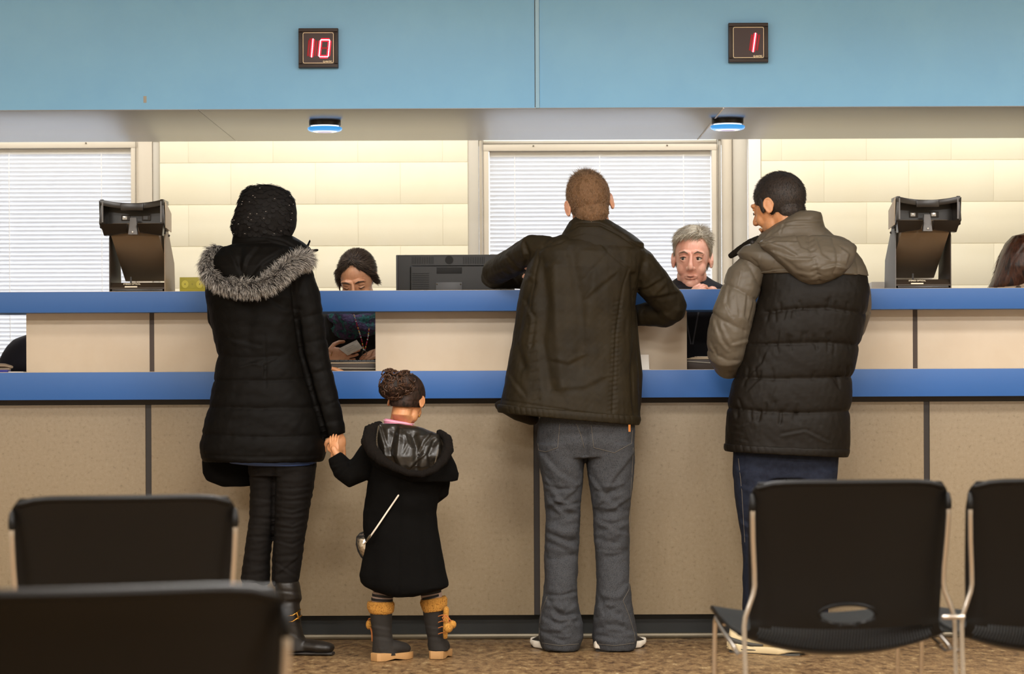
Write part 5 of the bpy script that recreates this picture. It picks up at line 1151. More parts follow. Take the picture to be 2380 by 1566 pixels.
hair_o = sculpt('hair', hc, M_hair4, cl2, .003, 2, cut=[(Mh @ Vector((0, .036, .065)), (Mh.to_3x3() @ Vector((0, 1, -.62)))), (Mh @ Vector((0, 0, -.02)), (Mh.to_3x3() @ Vector((0, .4, -1))))])
n_ = 5200; rs = np.random.RandomState(8)
def m4(q): return ((q[:, 1] < .030+.55*(q[:, 2]-.03)) & (q[:, 2] > .0+.5*q[:, 1]) & ~((q[:, 2] < .03) & (q[:, 1] > .03)))
W_, B_ = mesh_roots(hair_o, n_, 9); P_ = (W_-np.array(Mh.translation)) @ np.linalg.inv(np.array(Mh.to_3x3())).T
A3 = Mh.to_3x3(); sw = np.array((A3 @ Vector((1, .35, -.25))).normalized()); dn = np.array((A3 @ Vector((0, -.15, -1))).normalized()); t = np.clip((P_[:, 2]-.05)/.05, 0, 1)[:, None]
cb = np.array([lin('b8a890'), lin('d0c4b0'), lin('8a7a64'), lin('a39378'), lin('e0d8c8')])[rs.randint(0, 5, n_)]
strands('hair_strands', W_, B_*.16+sw*t*1.2*np.tanh((P_[:, 0:1]+.03)*60)+dn*(1-t)*1.3+rs.normal(size=P_.shape)*.12, .016+.022*t[:, 0]*rs.rand(n_)+.004*rs.rand(n_), .0008, M_strand, cl2, 3, curl=.15, grav=(0, 0, -.5), colors=np.stack([cb*.7, cb], 1), seed=3)
fr_ = [];
Pf = np.array([(x, .070-.25*abs(x), .098-.18*abs(x)) for x in np.linspace(.062, -.045, 260)]); Pf += rs.normal(size=Pf.shape)*.0035; Wf = to_world(Mh, Pf)
cb = np.array([lin('b8a98e'), lin('d8ccb8'), lin('95866c')])[rs.randint(0, 3, 260)]
strands('fringe', Wf, np.array((A3 @ Vector((1, .35, -.1))).normalized())[None]+rs.normal(size=Pf.shape)*.16, .034+.012*rs.rand(260), .0011, M_strand, cl2, 4, curl=.12, grav=tuple(np.array((0, -.1, -1.3))), colors=np.stack([cb*.8, cb], 1), seed=4)
M_navyt = mat('navy_sweatshirt', '15151d', .85)
tp = MB(); p.loft(tp, [(640, 1580, 1640, .05, .02), (652, 1562, 1658, .075, .02), (666, 1540, 1688, .10, .01), (685, 1515, 1706, .12), (720, 1505, 1715, .13), (800, 1515, 1710, .13), (960, 1520, 1700, .12)], 36)
p.tube(tp, [(1525, 700, 0, 30), (1500, 830, -.05, 26)]); p.tube(tp, [(1500, 830, -.05, 24), (1572, 745, -.19, 18)]); p.tube(tp, [(1692, 700, 0, 30), (1710, 800, -.06, 26)]); p.tube(tp, [(1710, 800, -.06, 24), (1680, 730, -.16, 18)])
sculpt('sweatshirt', tp, M_navyt, cl2, .006, 3, noise=[(.003, 24, 3)])
co3 = MB(); ce = p.v(1609, 652, 0)
co3.tube([(ce[0]+.066*math.cos(a), ce[1]+.062*math.sin(a), ce[2]-.01-.012*math.sin(a)*-1) for a in np.linspace(0, 2*PI, 25)[:-1]], [(.010, .014)]*24, 10, closed=True); co3.build('collar', M_blueshirt, cl2)
ly = MB(); ly.tube([p.v(1590, 700, -.135), p.v(1597, 755, -.140), p.v(1606, 800, -.140)], [(.0006, .0035)]*3, 6, up=(0, 1, 0)); ly.tube([p.v(1628, 700, -.135), p.v(1618, 755, -.140), p.v(1610, 800, -.140)], [(.0006, .0035)]*3, 6, up=(0, 1, 0)); ly.build('lanyard', mat('grey_lanyard', '4d4f58', .6), cl2)
stool(p.v(1612, 850, 0)[0], 10.55, 'dark drafting stool under the seated man clerk', .60)

# --- third clerk at the right edge
p = Px(10.7); cl3 = thing('person', 'seated clerk with loose reddish brown hair at the right edge', 'person', tuple(p.v(2395, 850, 0)*np.array([1, 1, 0])))
Mh = frame_mat(p.v(2406, 612, 0), yaw=-1.7, pitch=-.1, roll=0, sc=1.02)
hm = remesh_me(head_mb(Mh, neck=.17, neck_r=.05), .003, 2)
def ex(b): p.tube(b, [(2310, 700, 0, 24), (2290, 830, -.05, 20), (2340, 835, -.2, 15)]); p.tube(b, [(2480, 700, 0, 24), (2500, 830, -.05, 20), (2450, 835, -.2, 15)])
bc = remesh_me(seated_body(p, 2395, 690, .19, ex, .68), .009, 2); hA = remesh_me(hand_mb(p.v(2340, 835, -.2), (.6, -.8, 0), (0, 0, -1), .85, .4, 1), .004, 1); hB = remesh_me(hand_mb(p.v(2450, 835, -.2), (-.6, -.8, 0), (0, 0, -1), .85, .4, -1), .004, 1)
join_me('body', [hm, bc, hA, hB], M_skin3, cl3); face_parts(Mh, cl3, M_iris, M_browd, M_lipd)
M_hair5 = mat('reddish_brown_hair', '3a1f12', .42, col2=['54301d', '231209'], nscale=40, bump=.5, bscale=240, stretch=(1, 1, .3))
hc = MB(); p.loft(hc, [(541, 2378, 2412, .04, .0), (548, 2354, 2430, .075, .0), (566, 2336, 2446, .10, .0), (590, 2325, 2440, .11, .0), (620, 2317, 2425, .11, .0), (645, 2309, 2415, .10, .0), (664, 2300, 2410, .09, .0), (690, 2302, 2405, .07, .0)], 36)
sculpt('hair', hc, M_hair5, cl3, .0045, 2, [([(2360, 550), (2330, 600), (2312, 660)], 5, .005, 's'), ([(2385, 560), (2350, 610), (2335, 665)], 5, .005, 's')], [(.003, 40, 3, (1, 1, .4))])
n_ = 2600; rs = np.random.RandomState(2); rr_ = 545+rs.rand(n_)**.8*115; xl = np.interp(rr_, [541, 566, 590, 620, 645, 664], [2372, 2335, 2324, 2316, 2308, 2300]); th = rs.rand(n_)
P_ = np.array([p.v(a+t_*60, r_, .04-.09*math.sin(t_*1.5)) for a, r_, t_ in zip(xl, rr_, th)]); D_ = np.stack([-.35-.35*rs.rand(n_), -.1+rs.normal(size=n_)*.1, -1+rs.normal(size=n_)*.12], 1)
cb = np.array([lin('54301d'), lin('6e4128'), lin('2b170c'), lin('87573a')])[rs.randint(0, 4, n_)]
strands('hair_strands', P_, D_, .02+.03*rs.rand(n_), .0008, M_strand, cl3, 3, curl=.1, colors=np.stack([cb*.8, cb], 1), seed=6)
M_blouse = mat('patterned_beige_blouse', 'b49a80', .7, col2=['c7b199', '3a3028'], nscale=22, ndetail=2, ramp=(.45, .62))
tp = MB(); p.loft(tp, [(652, 2345, 2440, .07), (660, 2318, 2470, .095), (672, 2292, 2495, .11), (700, 2285, 2505, .12), (860, 2300, 2490, .12), (960, 2300, 2490, .12)], 36); p.tube(tp, [(2310, 700, 0, 28), (2290, 830, -.05, 24)]); p.tube(tp, [(2480, 700, 0, 28), (2500, 830, -.05, 24)])
sculpt('blouse', tp, M_blouse, cl3, .006, 3, [([(2290, 668), (2330, 660), (2380, 662)], 3, .004, 'v')])
stool(p.v(2395, 850, 0)[0], 10.7, 'dark drafting stool under the clerk at the right edge', .62)
for o_, k in ((cl1, 0), (cl2, 0), (cl3, 0)): pass
# ================================================================ number displays and lamps
M_dispf = mat('dark_brown_plastic', '2a1c18', .45); M_dispp = mat('smoked_red_panel', '30140f', .3); M_line = mat('cream_line', 'fff2d0', .5, emit='f0dcb0', estr=0.0)
M_led = mat('lit_red_led', 'ff5060', .4, emit='ff8590', estr=9.0); M_glow = mat('red_led_glow', 'a01525', .5, emit='e0102c', estr=1.6); M_glow2 = mat('dim_red_segment', '5a1418', .5, emit='a01020', estr=.6)
p = Px(9.85)
def display(label, xc, yc, w_px, digits, segs, dim):
    d = thing('number_display', label, 'display', tuple(p.v(xc, yc, -.03)), 'number displays on the blue header')
    c = p.v(xc, yc, 0); h = w_px*p.k/2; y0, y1 = c[1]-.034, c[1]
    fr = MB(); fr.b2((c[0]-h, y0+.008, c[2]-h), (c[0]+h, y1, c[2]+h)); fr.build('housing', M_dispf, d, bevel=.002)
    bz = MB(); hi = h*.80
    for (x0, z0, x1, z1) in ((-h, -h, h, -hi), (-h, hi, h, h), (-h, -hi, -hi, hi), (hi, -hi, h, hi)): bz.b2((c[0]+x0+.001, y0, c[2]+z0+.001), (c[0]+x1-.001, y0+.010, c[2]+z1-.001))
    bz.build('bezel', M_dispf, d, bevel=.002)
    MB().b2((c[0]-hi, y0+.005, c[2]-hi), (c[0]+hi, y0+.012, c[2]+hi)).build('face_panel', M_dispp, d)
    ol = MB(); q = h*.765; rr = .006; pts = []
    for cx_, cz_, a0 in ((q-rr, q-rr, 0), (-q+rr, q-rr, PI/2), (-q+rr, -q+rr, PI), (q-rr, -q+rr, 1.5*PI)):
        for k in range(5): a = a0+PI/2*k/4; pts.append((c[0]+cx_+rr*math.cos(a), y0+.0035, c[2]+cz_+rr*math.sin(a)))
    ol.tube(pts, .0013, 8, closed=True); ol.build('outline', M_line, d)
    def P2(x, y, dd): v = p.v(x, y, 0); return (v[0], y0+dd, v[2])
    g = MB(); 
    for a, b_ in segs: g.tube([P2(*a, .0046), P2(*b_, .0046)], [(.0010, .0068)]*2, 8, up=(0, 1, 0), round_=True)
    g.build('segment_glow', M_glow, d)  # red halo around the LED dots, put in as wider glowing strips
    g = MB()
    for a, b_ in dim: g.tube([P2(*a, .0048), P2(*b_, .0048)], [(.0011, .0038)]*2, 8, up=(0, 1, 0), round_=True)
    if dim: g.build('dim_segments', M_glow2, d)
    dots = MB()
    for a, b_ in segs:
        n = max(2, int(round(math.hypot(b_[0]-a[0], b_[1]-a[1])/3.3)))
        for k in range(n+1): t = k/n; v = P2(a[0]*(1-t)+b_[0]*t, a[1]*(1-t)+b_[1]*t, .003); dots.ell(v, .0024, nu=10, nv=6)
    dots.build('led_dots', M_led, d, kind='stuff')
    lg = p.v(xc+w_px*.235, yc+w_px*.345, 0); t_ = text_mb('Q-MATIC', .0085, (lg[0], y0+.0035, lg[2]), bold=.0003); t_.build('lettering', M_line, d, smooth=False)
display('dark number display showing red 10 on the light blue header', 741, 113.5, 92, '10', [((729, 93.5), (725.5, 134)), ((748, 95), (766.5, 95)), ((767.5, 97.5), (764.3, 132)), ((746.3, 97.5), (743, 132)), ((745, 134), (762.5, 134))], [((720, 96), (717, 132)), ((737, 97), (734, 132)), ((748, 114), (764, 114)), ((721, 94), (728, 92))])
display('dark number display showing a single red 1', 1738, 101, 92, '1', [((1754.3, 80), (1748.6, 122))], [((1746, 83), (1741, 119)), ((1763, 83), (1758, 119))])
M_lamp = mat('blue_acrylic_lens', '4fa8e8', .15, emit='3f9ff0', estr=.75); M_lampw = mat('white_lit_ring', 'ffffff', .3, emit='f4fbff', estr=1.3); M_lampc = mat('pale_lens_centre', 'b9b4d8', .3, emit='cfc8ee', estr=.55); M_lampb = mat('black_lamp_base', '14110f', .4)
for xc, yc, lab in ((755, 285, 'left one of the round blue lit lamps, near the woman in the headscarf'), (1691, 279, 'right one of the round blue lit lamps, above the man in quilted jacket')):
    Yl = 10.30; zc = zh - .003; x = at(xc, yc, Yl).x
    l = thing('soffit_lamp', lab, 'lamp', (x, Yl, zc), 'round blue lamps under the soffit')
    MB().tube([(x, Yl, zc-.020), (x, Yl, zc)], .064, 32).build('base', M_lampb, l, bevel=.002)
    MB().tube([(x, Yl, zc-.0245), (x, Yl, zc-.0205)], .057, 32).build('collar', M_lampw, l)
    MB().tube([(x, Yl, zc-.0250), (x, Yl, zc-.028), (x, Yl, zc-.034), (x, Yl, zc-.040), (x, Yl, zc-.0435)], [.062, .069, .070, .066, .056], 40).build('lens', M_lamp, l)
    MB().tube([(x, Yl, zc-.0455), (x, Yl, zc-.0432)], [.042, .050], 40).build('lit_ring', M_lampw, l)
    MB().tube([(x, Yl, zc-.0468), (x, Yl, zc-.0456)], [.030, .034], 32).build('lens_centre', M_lampc, l)
    ll = bpy.data.lights.new('lamp_light', 'AREA'); ll.shape = 'DISK'; ll.size = .09; ll.energy = 2.2; ll.color = (.92, .96, 1); lo_ = bpy.data.objects.new('lamp_light', ll); COL.objects.link(lo_); lo_.location = (x, Yl, zc-.052)

# ================================================================ vision screening machines on the upper ledge
M_vplas = mat('black_moulded_plastic', '1c1713', .28, spec=.5); M_vgrey = mat('grey_painted_metal', '6b6a6a', .5, bump=.1, bscale=300); M_vtan = mat('taupe_painted_metal', '93806a', .5, bump=.1, bscale=300); M_vcream = mat('cream_shell', 'cdbba2', .5); M_vin = mat('dark_brown_metal', '3a3026', .5)
M_label = mat('cream_label', 'f3ead2', .5); M_lens = mat('bright_lens', 'e8e6e0', .1, .3)
def viewer(xpx, label, side_m, head_dx=0.0, yaw=0):
    Y0 = 9.90; x0 = at(xpx, 674, Y0).x; z0 = zu1+.001
    v = thing('vision_tester', label, 'machine', (0, 0, 0), 'vision testing machines on the upper ledge')
    W = .107
    MB().b2((-W+.008, .0, 0), (W-.008, .28, .010)).build('foot_plate', M_vplas, v, bevel=.002)
    ba = MB(); ba.prism([(-W, .0, .010), (-W, .0, .016), (-W, .03, .036), (-W, .045, .036), (-W, .045, .010)], (0, 0, 0), (2*W, 0, 0)); ba.build('base', M_vin, v, bevel=.001)
    MB().b2((-W, .045, .010), (W, .30, .018)).build('base_tray', M_vin, v)
    lb = MB(); lb.b2((-.048, -.004, .0165), (.000, .006, .0215)); lb.build('label_bar', M_label, v)
    t = text_mb('STEREO OPTICAL', .0085, (-.022, .010, .0300), (1, 0, 0), (0, .55, .83), bold=.0002); t.build('lettering', M_label, v, smooth=False)
    for s in (-1, 1):
        pr = [(0, .0, .012), (0, .0, .205), (0, .03, .245), (0, .075, .250), (0, .10, .235), (0, .27, .12), (0, .29, .0), (0, .0, .0)]
        q = MB(); q.prism([(s*W-.002, a[1], a[2]) for a in pr], (0, 0, 0), (.004, 0, 0)); so_ = q.build('side_plate', side_m if s == head_dx else M_vin, v, bevel=.0008)
        b_ = MB(); b_.ell((s*(W+.003), .10, .222), .005, nu=8, nv=6); b_.build('screw', M_vplas, v)
    du = MB(); hw = .093
    A = [(-.05, .212), (.31, .050), (.345, .13), (-.0, .30)]
    du.prism([(-hw, a, b_) for a, b_ in A], (0, 0, 0), (2*hw, 0, 0)); du.build('optical_tube', M_vtan, v, bevel=.003)
    ca = MB(); ca.b2((-.035, .05, .02), (-.029, .056, .06)); ca.build('cable_stay', M_vplas, v)
    # viewing head: open box with curved forehead rest, eye windows and nose notch
    hx = .124; hd0, hd1 = -.135, -.02; zb, zt = .212, .350
    bw = MB(); bw.b2((-hx+.01, hd1, zb+.01), (hx-.01, hd1+.012, zt-.012)); bw.build('back_plate', M_vplas, v)
    for s in (-1, 1):
        sd = MB(); sd.prism([(s*hx, hd1+.02, zb+.02), (s*(hx+.001), hd0+.02, zb+.035), (s*(hx+.002), hd0, zb+.045), (s*(hx-.004), hd0+.004, zt), (s*(hx-.006), hd1+.02, zt-.012)], (0, 0, 0), (-s*.012, 0, 0)); sd.build('cheek', M_vplas, v, bevel=.002)
        ou = MB(); ou.prism([(s*(hx+.0005), hd1+.07, zb+.02), (s*(hx+.0005), hd0+.03, zb+.03), (s*(hx+.0005), hd0+.012, zt-.004), (s*(hx+.0005), hd1+.07, zt-.045)], (0, 0, 0), (s*.003, 0, 0)); ou.build('shell_side', M_vcream if s == head_dx else M_vplas, v, bevel=.001)
    tp = MB(); rings = []
    for k in range(17):
        t_ = -1+2*k/16; sag = .014*(1-t_*t_); fwd = .020*(1-t_*t_)
        rings.append([(t_*hx*.98, hd0+fwd, zt-sag), (t_*hx*.98, hd1+.03, zt-sag*.6), (t_*hx*.98, hd1+.03, zt-.016-sag*.6), (t_*hx*.98, hd0+fwd, zt-.022-sag)])
    tp.loft(rings).build('forehead_rest', M_vplas, v, bevel=.002)
    pd_ = MB(); pd_.b2((-.045, hd0+.012, zt-.042), (.042, hd0+.022, zt-.014)); pd_.build('rest_pad', M_vplas, v, bevel=.003)
    lw = MB(); 
    for s in (-1, 1): lw.prism([(s*hx*.98, hd0, zb+.045), (s*.018, hd0, zb+.045), (s*.026, hd0+.03, zb+.012), (s*hx*.90, hd0+.03, zb)], (0, 0, 0), (0, .05, 0))
    lw.build('lower_lip', M_vplas, v, bevel=.002)
    MB().prism([(-.012, hd0+.035, zb+.07), (.012, hd0+.035, zb+.07), (.018, hd0+.02, zb+.004), (-.018, hd0+.02, zb+.004)], (0, 0, 0), (0, .03, 0)).build('nose_notch', M_vgrey, v, bevel=.002)
    MB().ell((0, hd0+.018, zb+.014), .004, nu=8, nv=6).build('screw', M_lens, v)
    for s in (-1, 1):
        MB().b2((s*.040-.017, hd1-.006, zb+.062), (s*.040+.017, hd1, zb+.084)).build('eyepiece', M_vin, v, bevel=.002)
        MB().b2((s*.040-.009-.003, hd1-.008, zb+.066), (s*.040+.009-.003, hd1-.005, zb+.080)).build('lens', M_lens if s == -head_dx or head_dx < 0 else M_vgrey, v, bevel=.001)
    for hb in (-1, 1):
        MB().b2((hb*(hx-.012)-.003, hd0-.001, zb+.05), (hb*(hx-.012)+.003, hd0+.001, zt-.008)).build('edge_trim', M_vgrey, v)
    v.location = (x0, Y0, z0); v.rotation_euler = (0, 0, yaw)
    return v
viewer(319, 'black and taupe vision testing machine beside the left window blind', M_vtan, 1)
viewer(2146, 'black and grey vision testing machine beside the clerk at the right', M_vgrey, -1)
# things around the right machine
p = Px(10.15)
gb = thing('grey_case', 'low grey case lying behind the right vision testing machine', 'case', tuple(p.v(2120, 674, 0)))
zt_ = zu1+.001; x0 = at(2022, 670, 10.02).x; x1 = at(2212, 670, 10.02).x
c_ = MB(); c_.prism([(x0, 9.99, zt_), (x0+.004, 9.99, zt_+.032), (x1-.004, 9.99, zt_+.022), (x1, 9.99, zt_)], (0, 0, 0), (0, .16, 0)); c_ = MB(); xq = at(2022, 670, 10.25).x; c_.prism([(xq, 10.205, zt_), (xq, 10.205, zt_+.036), (at(2090, 670, 10.25).x, 10.205, zt_+.036), (x1-.03, 10.205, zt_+.010), (x1+.008, 10.205, zt_+.026), (x1+.008, 10.205, zt_)], (0, 0, 0), (0, .04, 0)); c_.build('shell', M_jamb, gb, bevel=.003)
rl = thing('paper_roll', 'white curled paper lying behind the right vision testing machine', 'paper', tuple(p.v(2120, 640, .25)))
r_ = MB(); P0 = at(2070, 648, 10.38); P1 = at(2170, 650, 10.38); pts = []
for k in range(13): a = -.4+2.6*k/12; pts.append((10.38+.035*math.cos(a), .035*math.sin(a)))
v_ = []; f_ = []
for k, (yy, zz) in enumerate(pts): v_ += [(P0.x, yy, P0.z+zz-.01), (P1.x, yy, P0.z+zz-.01), (P0.x, yy+.001, P0.z+zz-.009), (P1.x, yy+.001, P0.z+zz-.009)]
for k in range(12): a = 4*k; f_ += [(a, a+1, a+5, a+4), (a+2, a+6, a+7, a+3), (a, a+4, a+6, a+2), (a+1, a+3, a+7, a+5)]
r_.add(v_, f_ + [(0, 2, 3, 1), (48, 49, 51, 50)]); r_.build('sheet', mat('white_paper', 'efeae2', .7), rl)
st_ = thing('desk_stand', 'grey desk stand carrying the curled white paper behind the right machine', 'stand', (P0.x, 10.4, 0))
MB().b2((P0.x-.08, 10.34, 1.0535), (P1.x+.05, 10.50, P0.z-.014)).build('box', M_jamb, st_, bevel=.004)

# yellow box behind the woman's shoulder
M_ybox = mat('yellow_green_card', 'a39a1e', .5); M_yl = mat('pale_yellow_disc', 'c6bb3c', .5); M_yc = mat('olive_diamond', '8a8216', .5)
p = Px(10.02); yb = thing('yellow_box', 'small yellow green box printed with round rolls, beside the left vision tester', 'box', tuple(p.v(447, 675, .04)))
a = p.v(417.5, 641, 0); b_ = p.v(482, 676, 0); z0_ = zu1+.001; dz = z0_-b_[2]
MB().b2((a[0], p.Y, z0_), (b_[0], p.Y+.10, a[2]+dz)).build('carton', M_ybox, yb, bevel=.001)
for k in range(4):
    ce = p.v(430+k*17, 657, 0); MB().tube([(ce[0], p.Y-.0006, ce[2]+dz), (ce[0], p.Y+.001, ce[2]+dz)], [(.0150, .0135)]*2, 24, up=(0, 0, 1)).build('printed_disc', M_yl if k != 1 else M_ybox, yb)
    MB().prism([(ce[0]-.003, p.Y-.0012, ce[2]+dz), (ce[0], p.Y-.0012, ce[2]+dz-.0048), (ce[0]+.003, p.Y-.0012, ce[2]+dz), (ce[0], p.Y-.0012, ce[2]+dz+.0048)], (0, 0, 0), (0, .001, 0)).build('printed_diamond', M_yc, yb)
ce = p.v(450, 669.5, 0); MB().b2((a[0]+.002, p.Y-.0008, ce[2]+dz-.0006), (b_[0]-.002, p.Y+.001, ce[2]+dz+.0006)).build('printed_line', M_yl, yb)

# computer monitor seen from behind
M_mon = mat('black_monitor_plastic', '0f0d0b', .5, bump=.1, bscale=300); M_mond = mat('matt_black_slot', '0b0a09', .7); M_moned = mat('dark_grey_bezel', '2a2a2c', .4)
Y0 = 10.42; p = Px(Y0); mo = thing('computer_monitor', 'black computer monitor seen from behind over the upper ledge', 'monitor', tuple(p.v(1050, 850, 0)))
zt_, zb_ = p.v(920, 592, 0)[2], p.v(920, 592, 0)[2]-.30; xa, xb = p.v(920, 600, 0)[0], p.v(1196, 600, 0)[0]
MB().b2((xa, Y0+.014, zb_), (xb, Y0+.040, zt_)).build('bezel', M_moned, mo, bevel=.003)
MB().b2((xa+.008, Y0, zb_+.006), (xb-.008, Y0+.016, zt_-.001)).build('back_shell', M_mon, mo, bevel=.005)
hu = MB(); h0 = p.v(953, 617, 0); h1 = p.v(1165, 617, 0); hu.b2((h0[0], Y0-.020, zb_+.04), (h1[0], Y0+.002, h0[2])); hu.build('rear_hump', M_mon, mo, bevel=.012, seg=3)
vs = MB()
for k in range(13): q = p.v(958+k*4, 605, 0); vs.b2((q[0]-.0012, Y0-.0012, q[2]-.014), (q[0]+.0012, Y0+.001, q[2]+.014))
for k in range(13): q = p.v(1077+k*4, 605, 0); vs.b2((q[0]-.0012, Y0-.0012, q[2]-.014), (q[0]+.0012, Y0+.001, q[2]+.014))
for k in range(10): q = p.v(978, 636+k*4.2, 0); vs.b2((q[0]-.034, Y0-.0212, q[2]-.0013), (q[0]+.034, Y0-.019, q[2]+.0013))
vs.build('vent_slots', M_mond, mo, kind='stuff')
lo = MB(); q = p.v(1044, 604, 0); lo.tube([(q[0], Y0-.0012, q[2]), (q[0], Y0+.001, q[2])], .017, 24); lo.build('round_badge', M_mond, mo)
hn = MB(); q0 = p.v(1015, 629, 0); q1 = p.v(1074, 629, 0); hn.b2((q0[0], Y0-.0215, q0[2]-.013), (q1[0], Y0-.018, q0[2]+.013)); hn.build('grip_recess', M_mond, mo, bevel=.002)
pl = MB(); q0 = p.v(1013, 656, 0); q1 = p.v(1075, 656, 0); pl.b2((q0[0], Y0-.030, q0[2]-.10), (q1[0], Y0-.018, q0[2])); pl.build('stand_plate', M_moned, mo, bevel=.002)
for x_ in (1016, 1071): q = p.v(x_, 661, 0); MB().ell((q[0], Y0-.031, q[2]), .003, nu=8, nv=6).build('screw', M_metalstrip, mo)
nk = MB(); c = p.v(1044, 700, 0); nk.b2((c[0]-.03, Y0-.026, 1.06), (c[0]+.03, Y0-.006, zb_+.14)); nk.b2((c[0]-.11, Y0-.07, 1.0535), (c[0]+.11, Y0+.08, 1.066)); nk.build('stand', M_mon, mo, bevel=.003)

# items on the lower countertop, seen through the openings
def riser(label, xa_, xb_, top, Yr, mtop):
    x0, x1 = at(xa_, 850, Yr).x, at(xb_, 850, Yr).x; zt2 = zrow(top, Yr)
    r = thing('desk_riser', label, 'shelf', ((x0+x1)/2, Yr, 1.053), 'low dark shelves on the counter behind the openings')
    MB().b2((x0, Yr+.005, 1.0535), (x1, Yr+.15, zt2-.004)).build('box', M_desk, r, bevel=.001)
    MB().b2((x0-.004, Yr, zt2-.004), (x1+.004, Yr+.155, zt2)).build('top_board', mtop, r, bevel=.001)
    c1 = MB(); c1.tube([(x0+.02, Yr-.004, zt2-.012), (x0+(x1-x0)*.4, Yr-.006, zt2-.022), (x1-.03, Yr-.004, zt2-.024)], .0010, 6); c1.build('cable', M_mortar, r)
    return zt2, x0, x1
zt2, x0, x1 = riser('low dark shelf in the opening below the woman clerk', 690, 900, 840.5, 10.06, M_desk2)
kb = thing('keyboard', 'black keyboard on the low shelf below the woman clerk', 'keyboard', ((x0+x1)/2, 10.1, zt2))
MB().b2((x0+.02, 10.08, zt2+.0005), (x1-.01, 10.20, zt2+.006)).build('case', M_vplas, kb, bevel=.001)
ke = MB()
for i in range(18):
    for j_ in range(5): ke.b2((x0+.028+i*.0175, 10.086+j_*.021, zt2+.006), (x0+.042+i*.0175, 10.102+j_*.021, zt2+.010))
ke.build('keys', M_moned, kb, kind='stuff')
zt2, x0, x1 = riser('low dark shelf in the opening below the man clerk', 1585, 1830, 834, 10.06, M_desk2)
pp_ = thing('paper_stack', 'thin stack of cream and pink papers on the shelf below the man clerk', 'paper', ((x0+x1)/2, 10.1, zt2))
for k, c_ in enumerate(('e9dcb8', 'd8b49c', 'efe6cf')):
    MB().box(((x0+x1)/2-.02+.006*k, 10.13, zt2+.0015+.0022*k), (.30-.01*k, .11, .0018), Matrix.Rotation(.02*(k-1), 4, 'Z')).build('sheet', mat('paper_tint', c_, .7), pp_)
# folded white card on the countertop
p = Px(9.93); fc_ = thing('folded_card', 'white folded card standing beside the man in the olive jacket', 'card', tuple(p.v(1490, 858, 0)))
q0, q1 = p.v(1468, 822, 0), p.v(1508, 856, 0); zb_ = zl1+.0025; hgt = q0[2]-q1[2]
MB().prism([(q0[0], 9.93, zb_), (q1[0]+.002, 9.93, zb_), (q1[0], 9.938, zb_+hgt), (q0[0], 9.938, zb_+hgt)], (0, 0, 0), (0, .0012, 0)).build('upright_leaf', MATS['white_paper'], fc_)
MB().b2((q0[0], 9.885, zb_-.001), (q1[0]+.006, 9.931, zb_)).build('flat_leaf', MATS['white_paper'], fc_)

# left opening: dark office chair, stapler, pen, papers
Yc = 11.3; p = Px(Yc); M_chair = mat('dark_navy_chair_fabric', '1c1c28', .8, bump=.2, bscale=200)
oc = thing('office_chair', 'dark navy office chair with rounded back in the left opening', 'chair', tuple(p.v(75, 850, 0)*np.array([1, 1, 0])))
ob = MB(); cx_ = p.v(80, 850, 0)[0]; ztop_ = p.v(75, 773, 0)[2]; hw_ = 92*p.k; rings = []
for k in range(20):
    t = k/19; z = ztop_ - t*.55; u = min(1, t*.55/.26); hw2 = hw_*math.sqrt(max(.0, 1-(1-u)**2.2))*.98+.01; rings.append([(cx_+hw2*math.cos(a), Yc-.03*math.cos(2*0)+.045*math.sin(a)+.03*(abs(math.cos(a))**2), z) for a in np.linspace(0, 2*PI, 25)[:-1]])
ob.loft(rings); sculpt('backrest', ob, M_chair, oc, .008, 4)
MB().tube([(cx_, Yc-.28, .58), (cx_, Yc-.28, .66)], .24, 28).build('seat', M_chair, oc, bevel=.02)
MB().tube([(cx_, Yc-.28, .08), (cx_, Yc-.28, .58)], .028, 12).build('post', M_stoolmetal, oc); MB().tube([(cx_, Yc-.05, .70), (cx_, Yc-.10, .58), (cx_, Yc-.28, .56)], .018, 10).build('back_bracket', M_stoolmetal, oc)
for k in range(5):
    a = 2*PI*k/5; MB().tube([(cx_, Yc-.28, .10), (cx_+.27*math.cos(a), Yc-.28+.27*math.sin(a), .055)], [.02, .014], 8, round_=True).build('foot', M_stoolmetal, oc); MB().ell((cx_+.27*math.cos(a), Yc-.28+.27*math.sin(a), .027), (.02, .02, .027)).build('caster', M_shoe, oc)
p = Px(10.05); sp_ = thing('stapler', 'grey stapler on blue pad at the left edge of the counter', 'stapler', tuple(p.v(5, 860, 0)))
zq = zl1+.0018; s1 = MB(); s1.tube([(p.v(-40, 850, 0)[0], 10.05, zq+.030), (p.v(12, 850, 0)[0], 10.05, zq+.026), (p.v(27, 850, 0)[0], 10.05, zq+.020)], [(.009, .012), (.008, .012), (.006, .011)], 10, up=(0, 0, 1), round_=True); s1.build('arm', M_vtan, sp_)
MB().b2((p.v(-45, 850, 0)[0], 10.035, zq+.009), (p.v(24, 850, 0)[0], 10.065, zq+.016)).build('base', M_vtan, sp_, bevel=.002)
nb = thing('blue_pad', 'small blue pad under the stapler at the left edge', 'pad', tuple(p.v(0, 862, 0))); MB().b2((p.v(-50, 850, 0)[0], 10.02, zq), (p.v(21, 850, 0)[0], 10.085, zq+.0088)).build('sheets', mat('deep_blue_pad', '1c1f8c', .5), nb, bevel=.001)
pw = thing('paper_sheet', 'white paper sheet lying in the left opening', 'paper', tuple(p.v(40, 864, 0))); MB().b2((p.v(23, 850, 0)[0], 10.02, zq), (p.v(58, 850, 0)[0], 10.12, zq+.002)).build('sheet', MATS['white_paper'], pw)
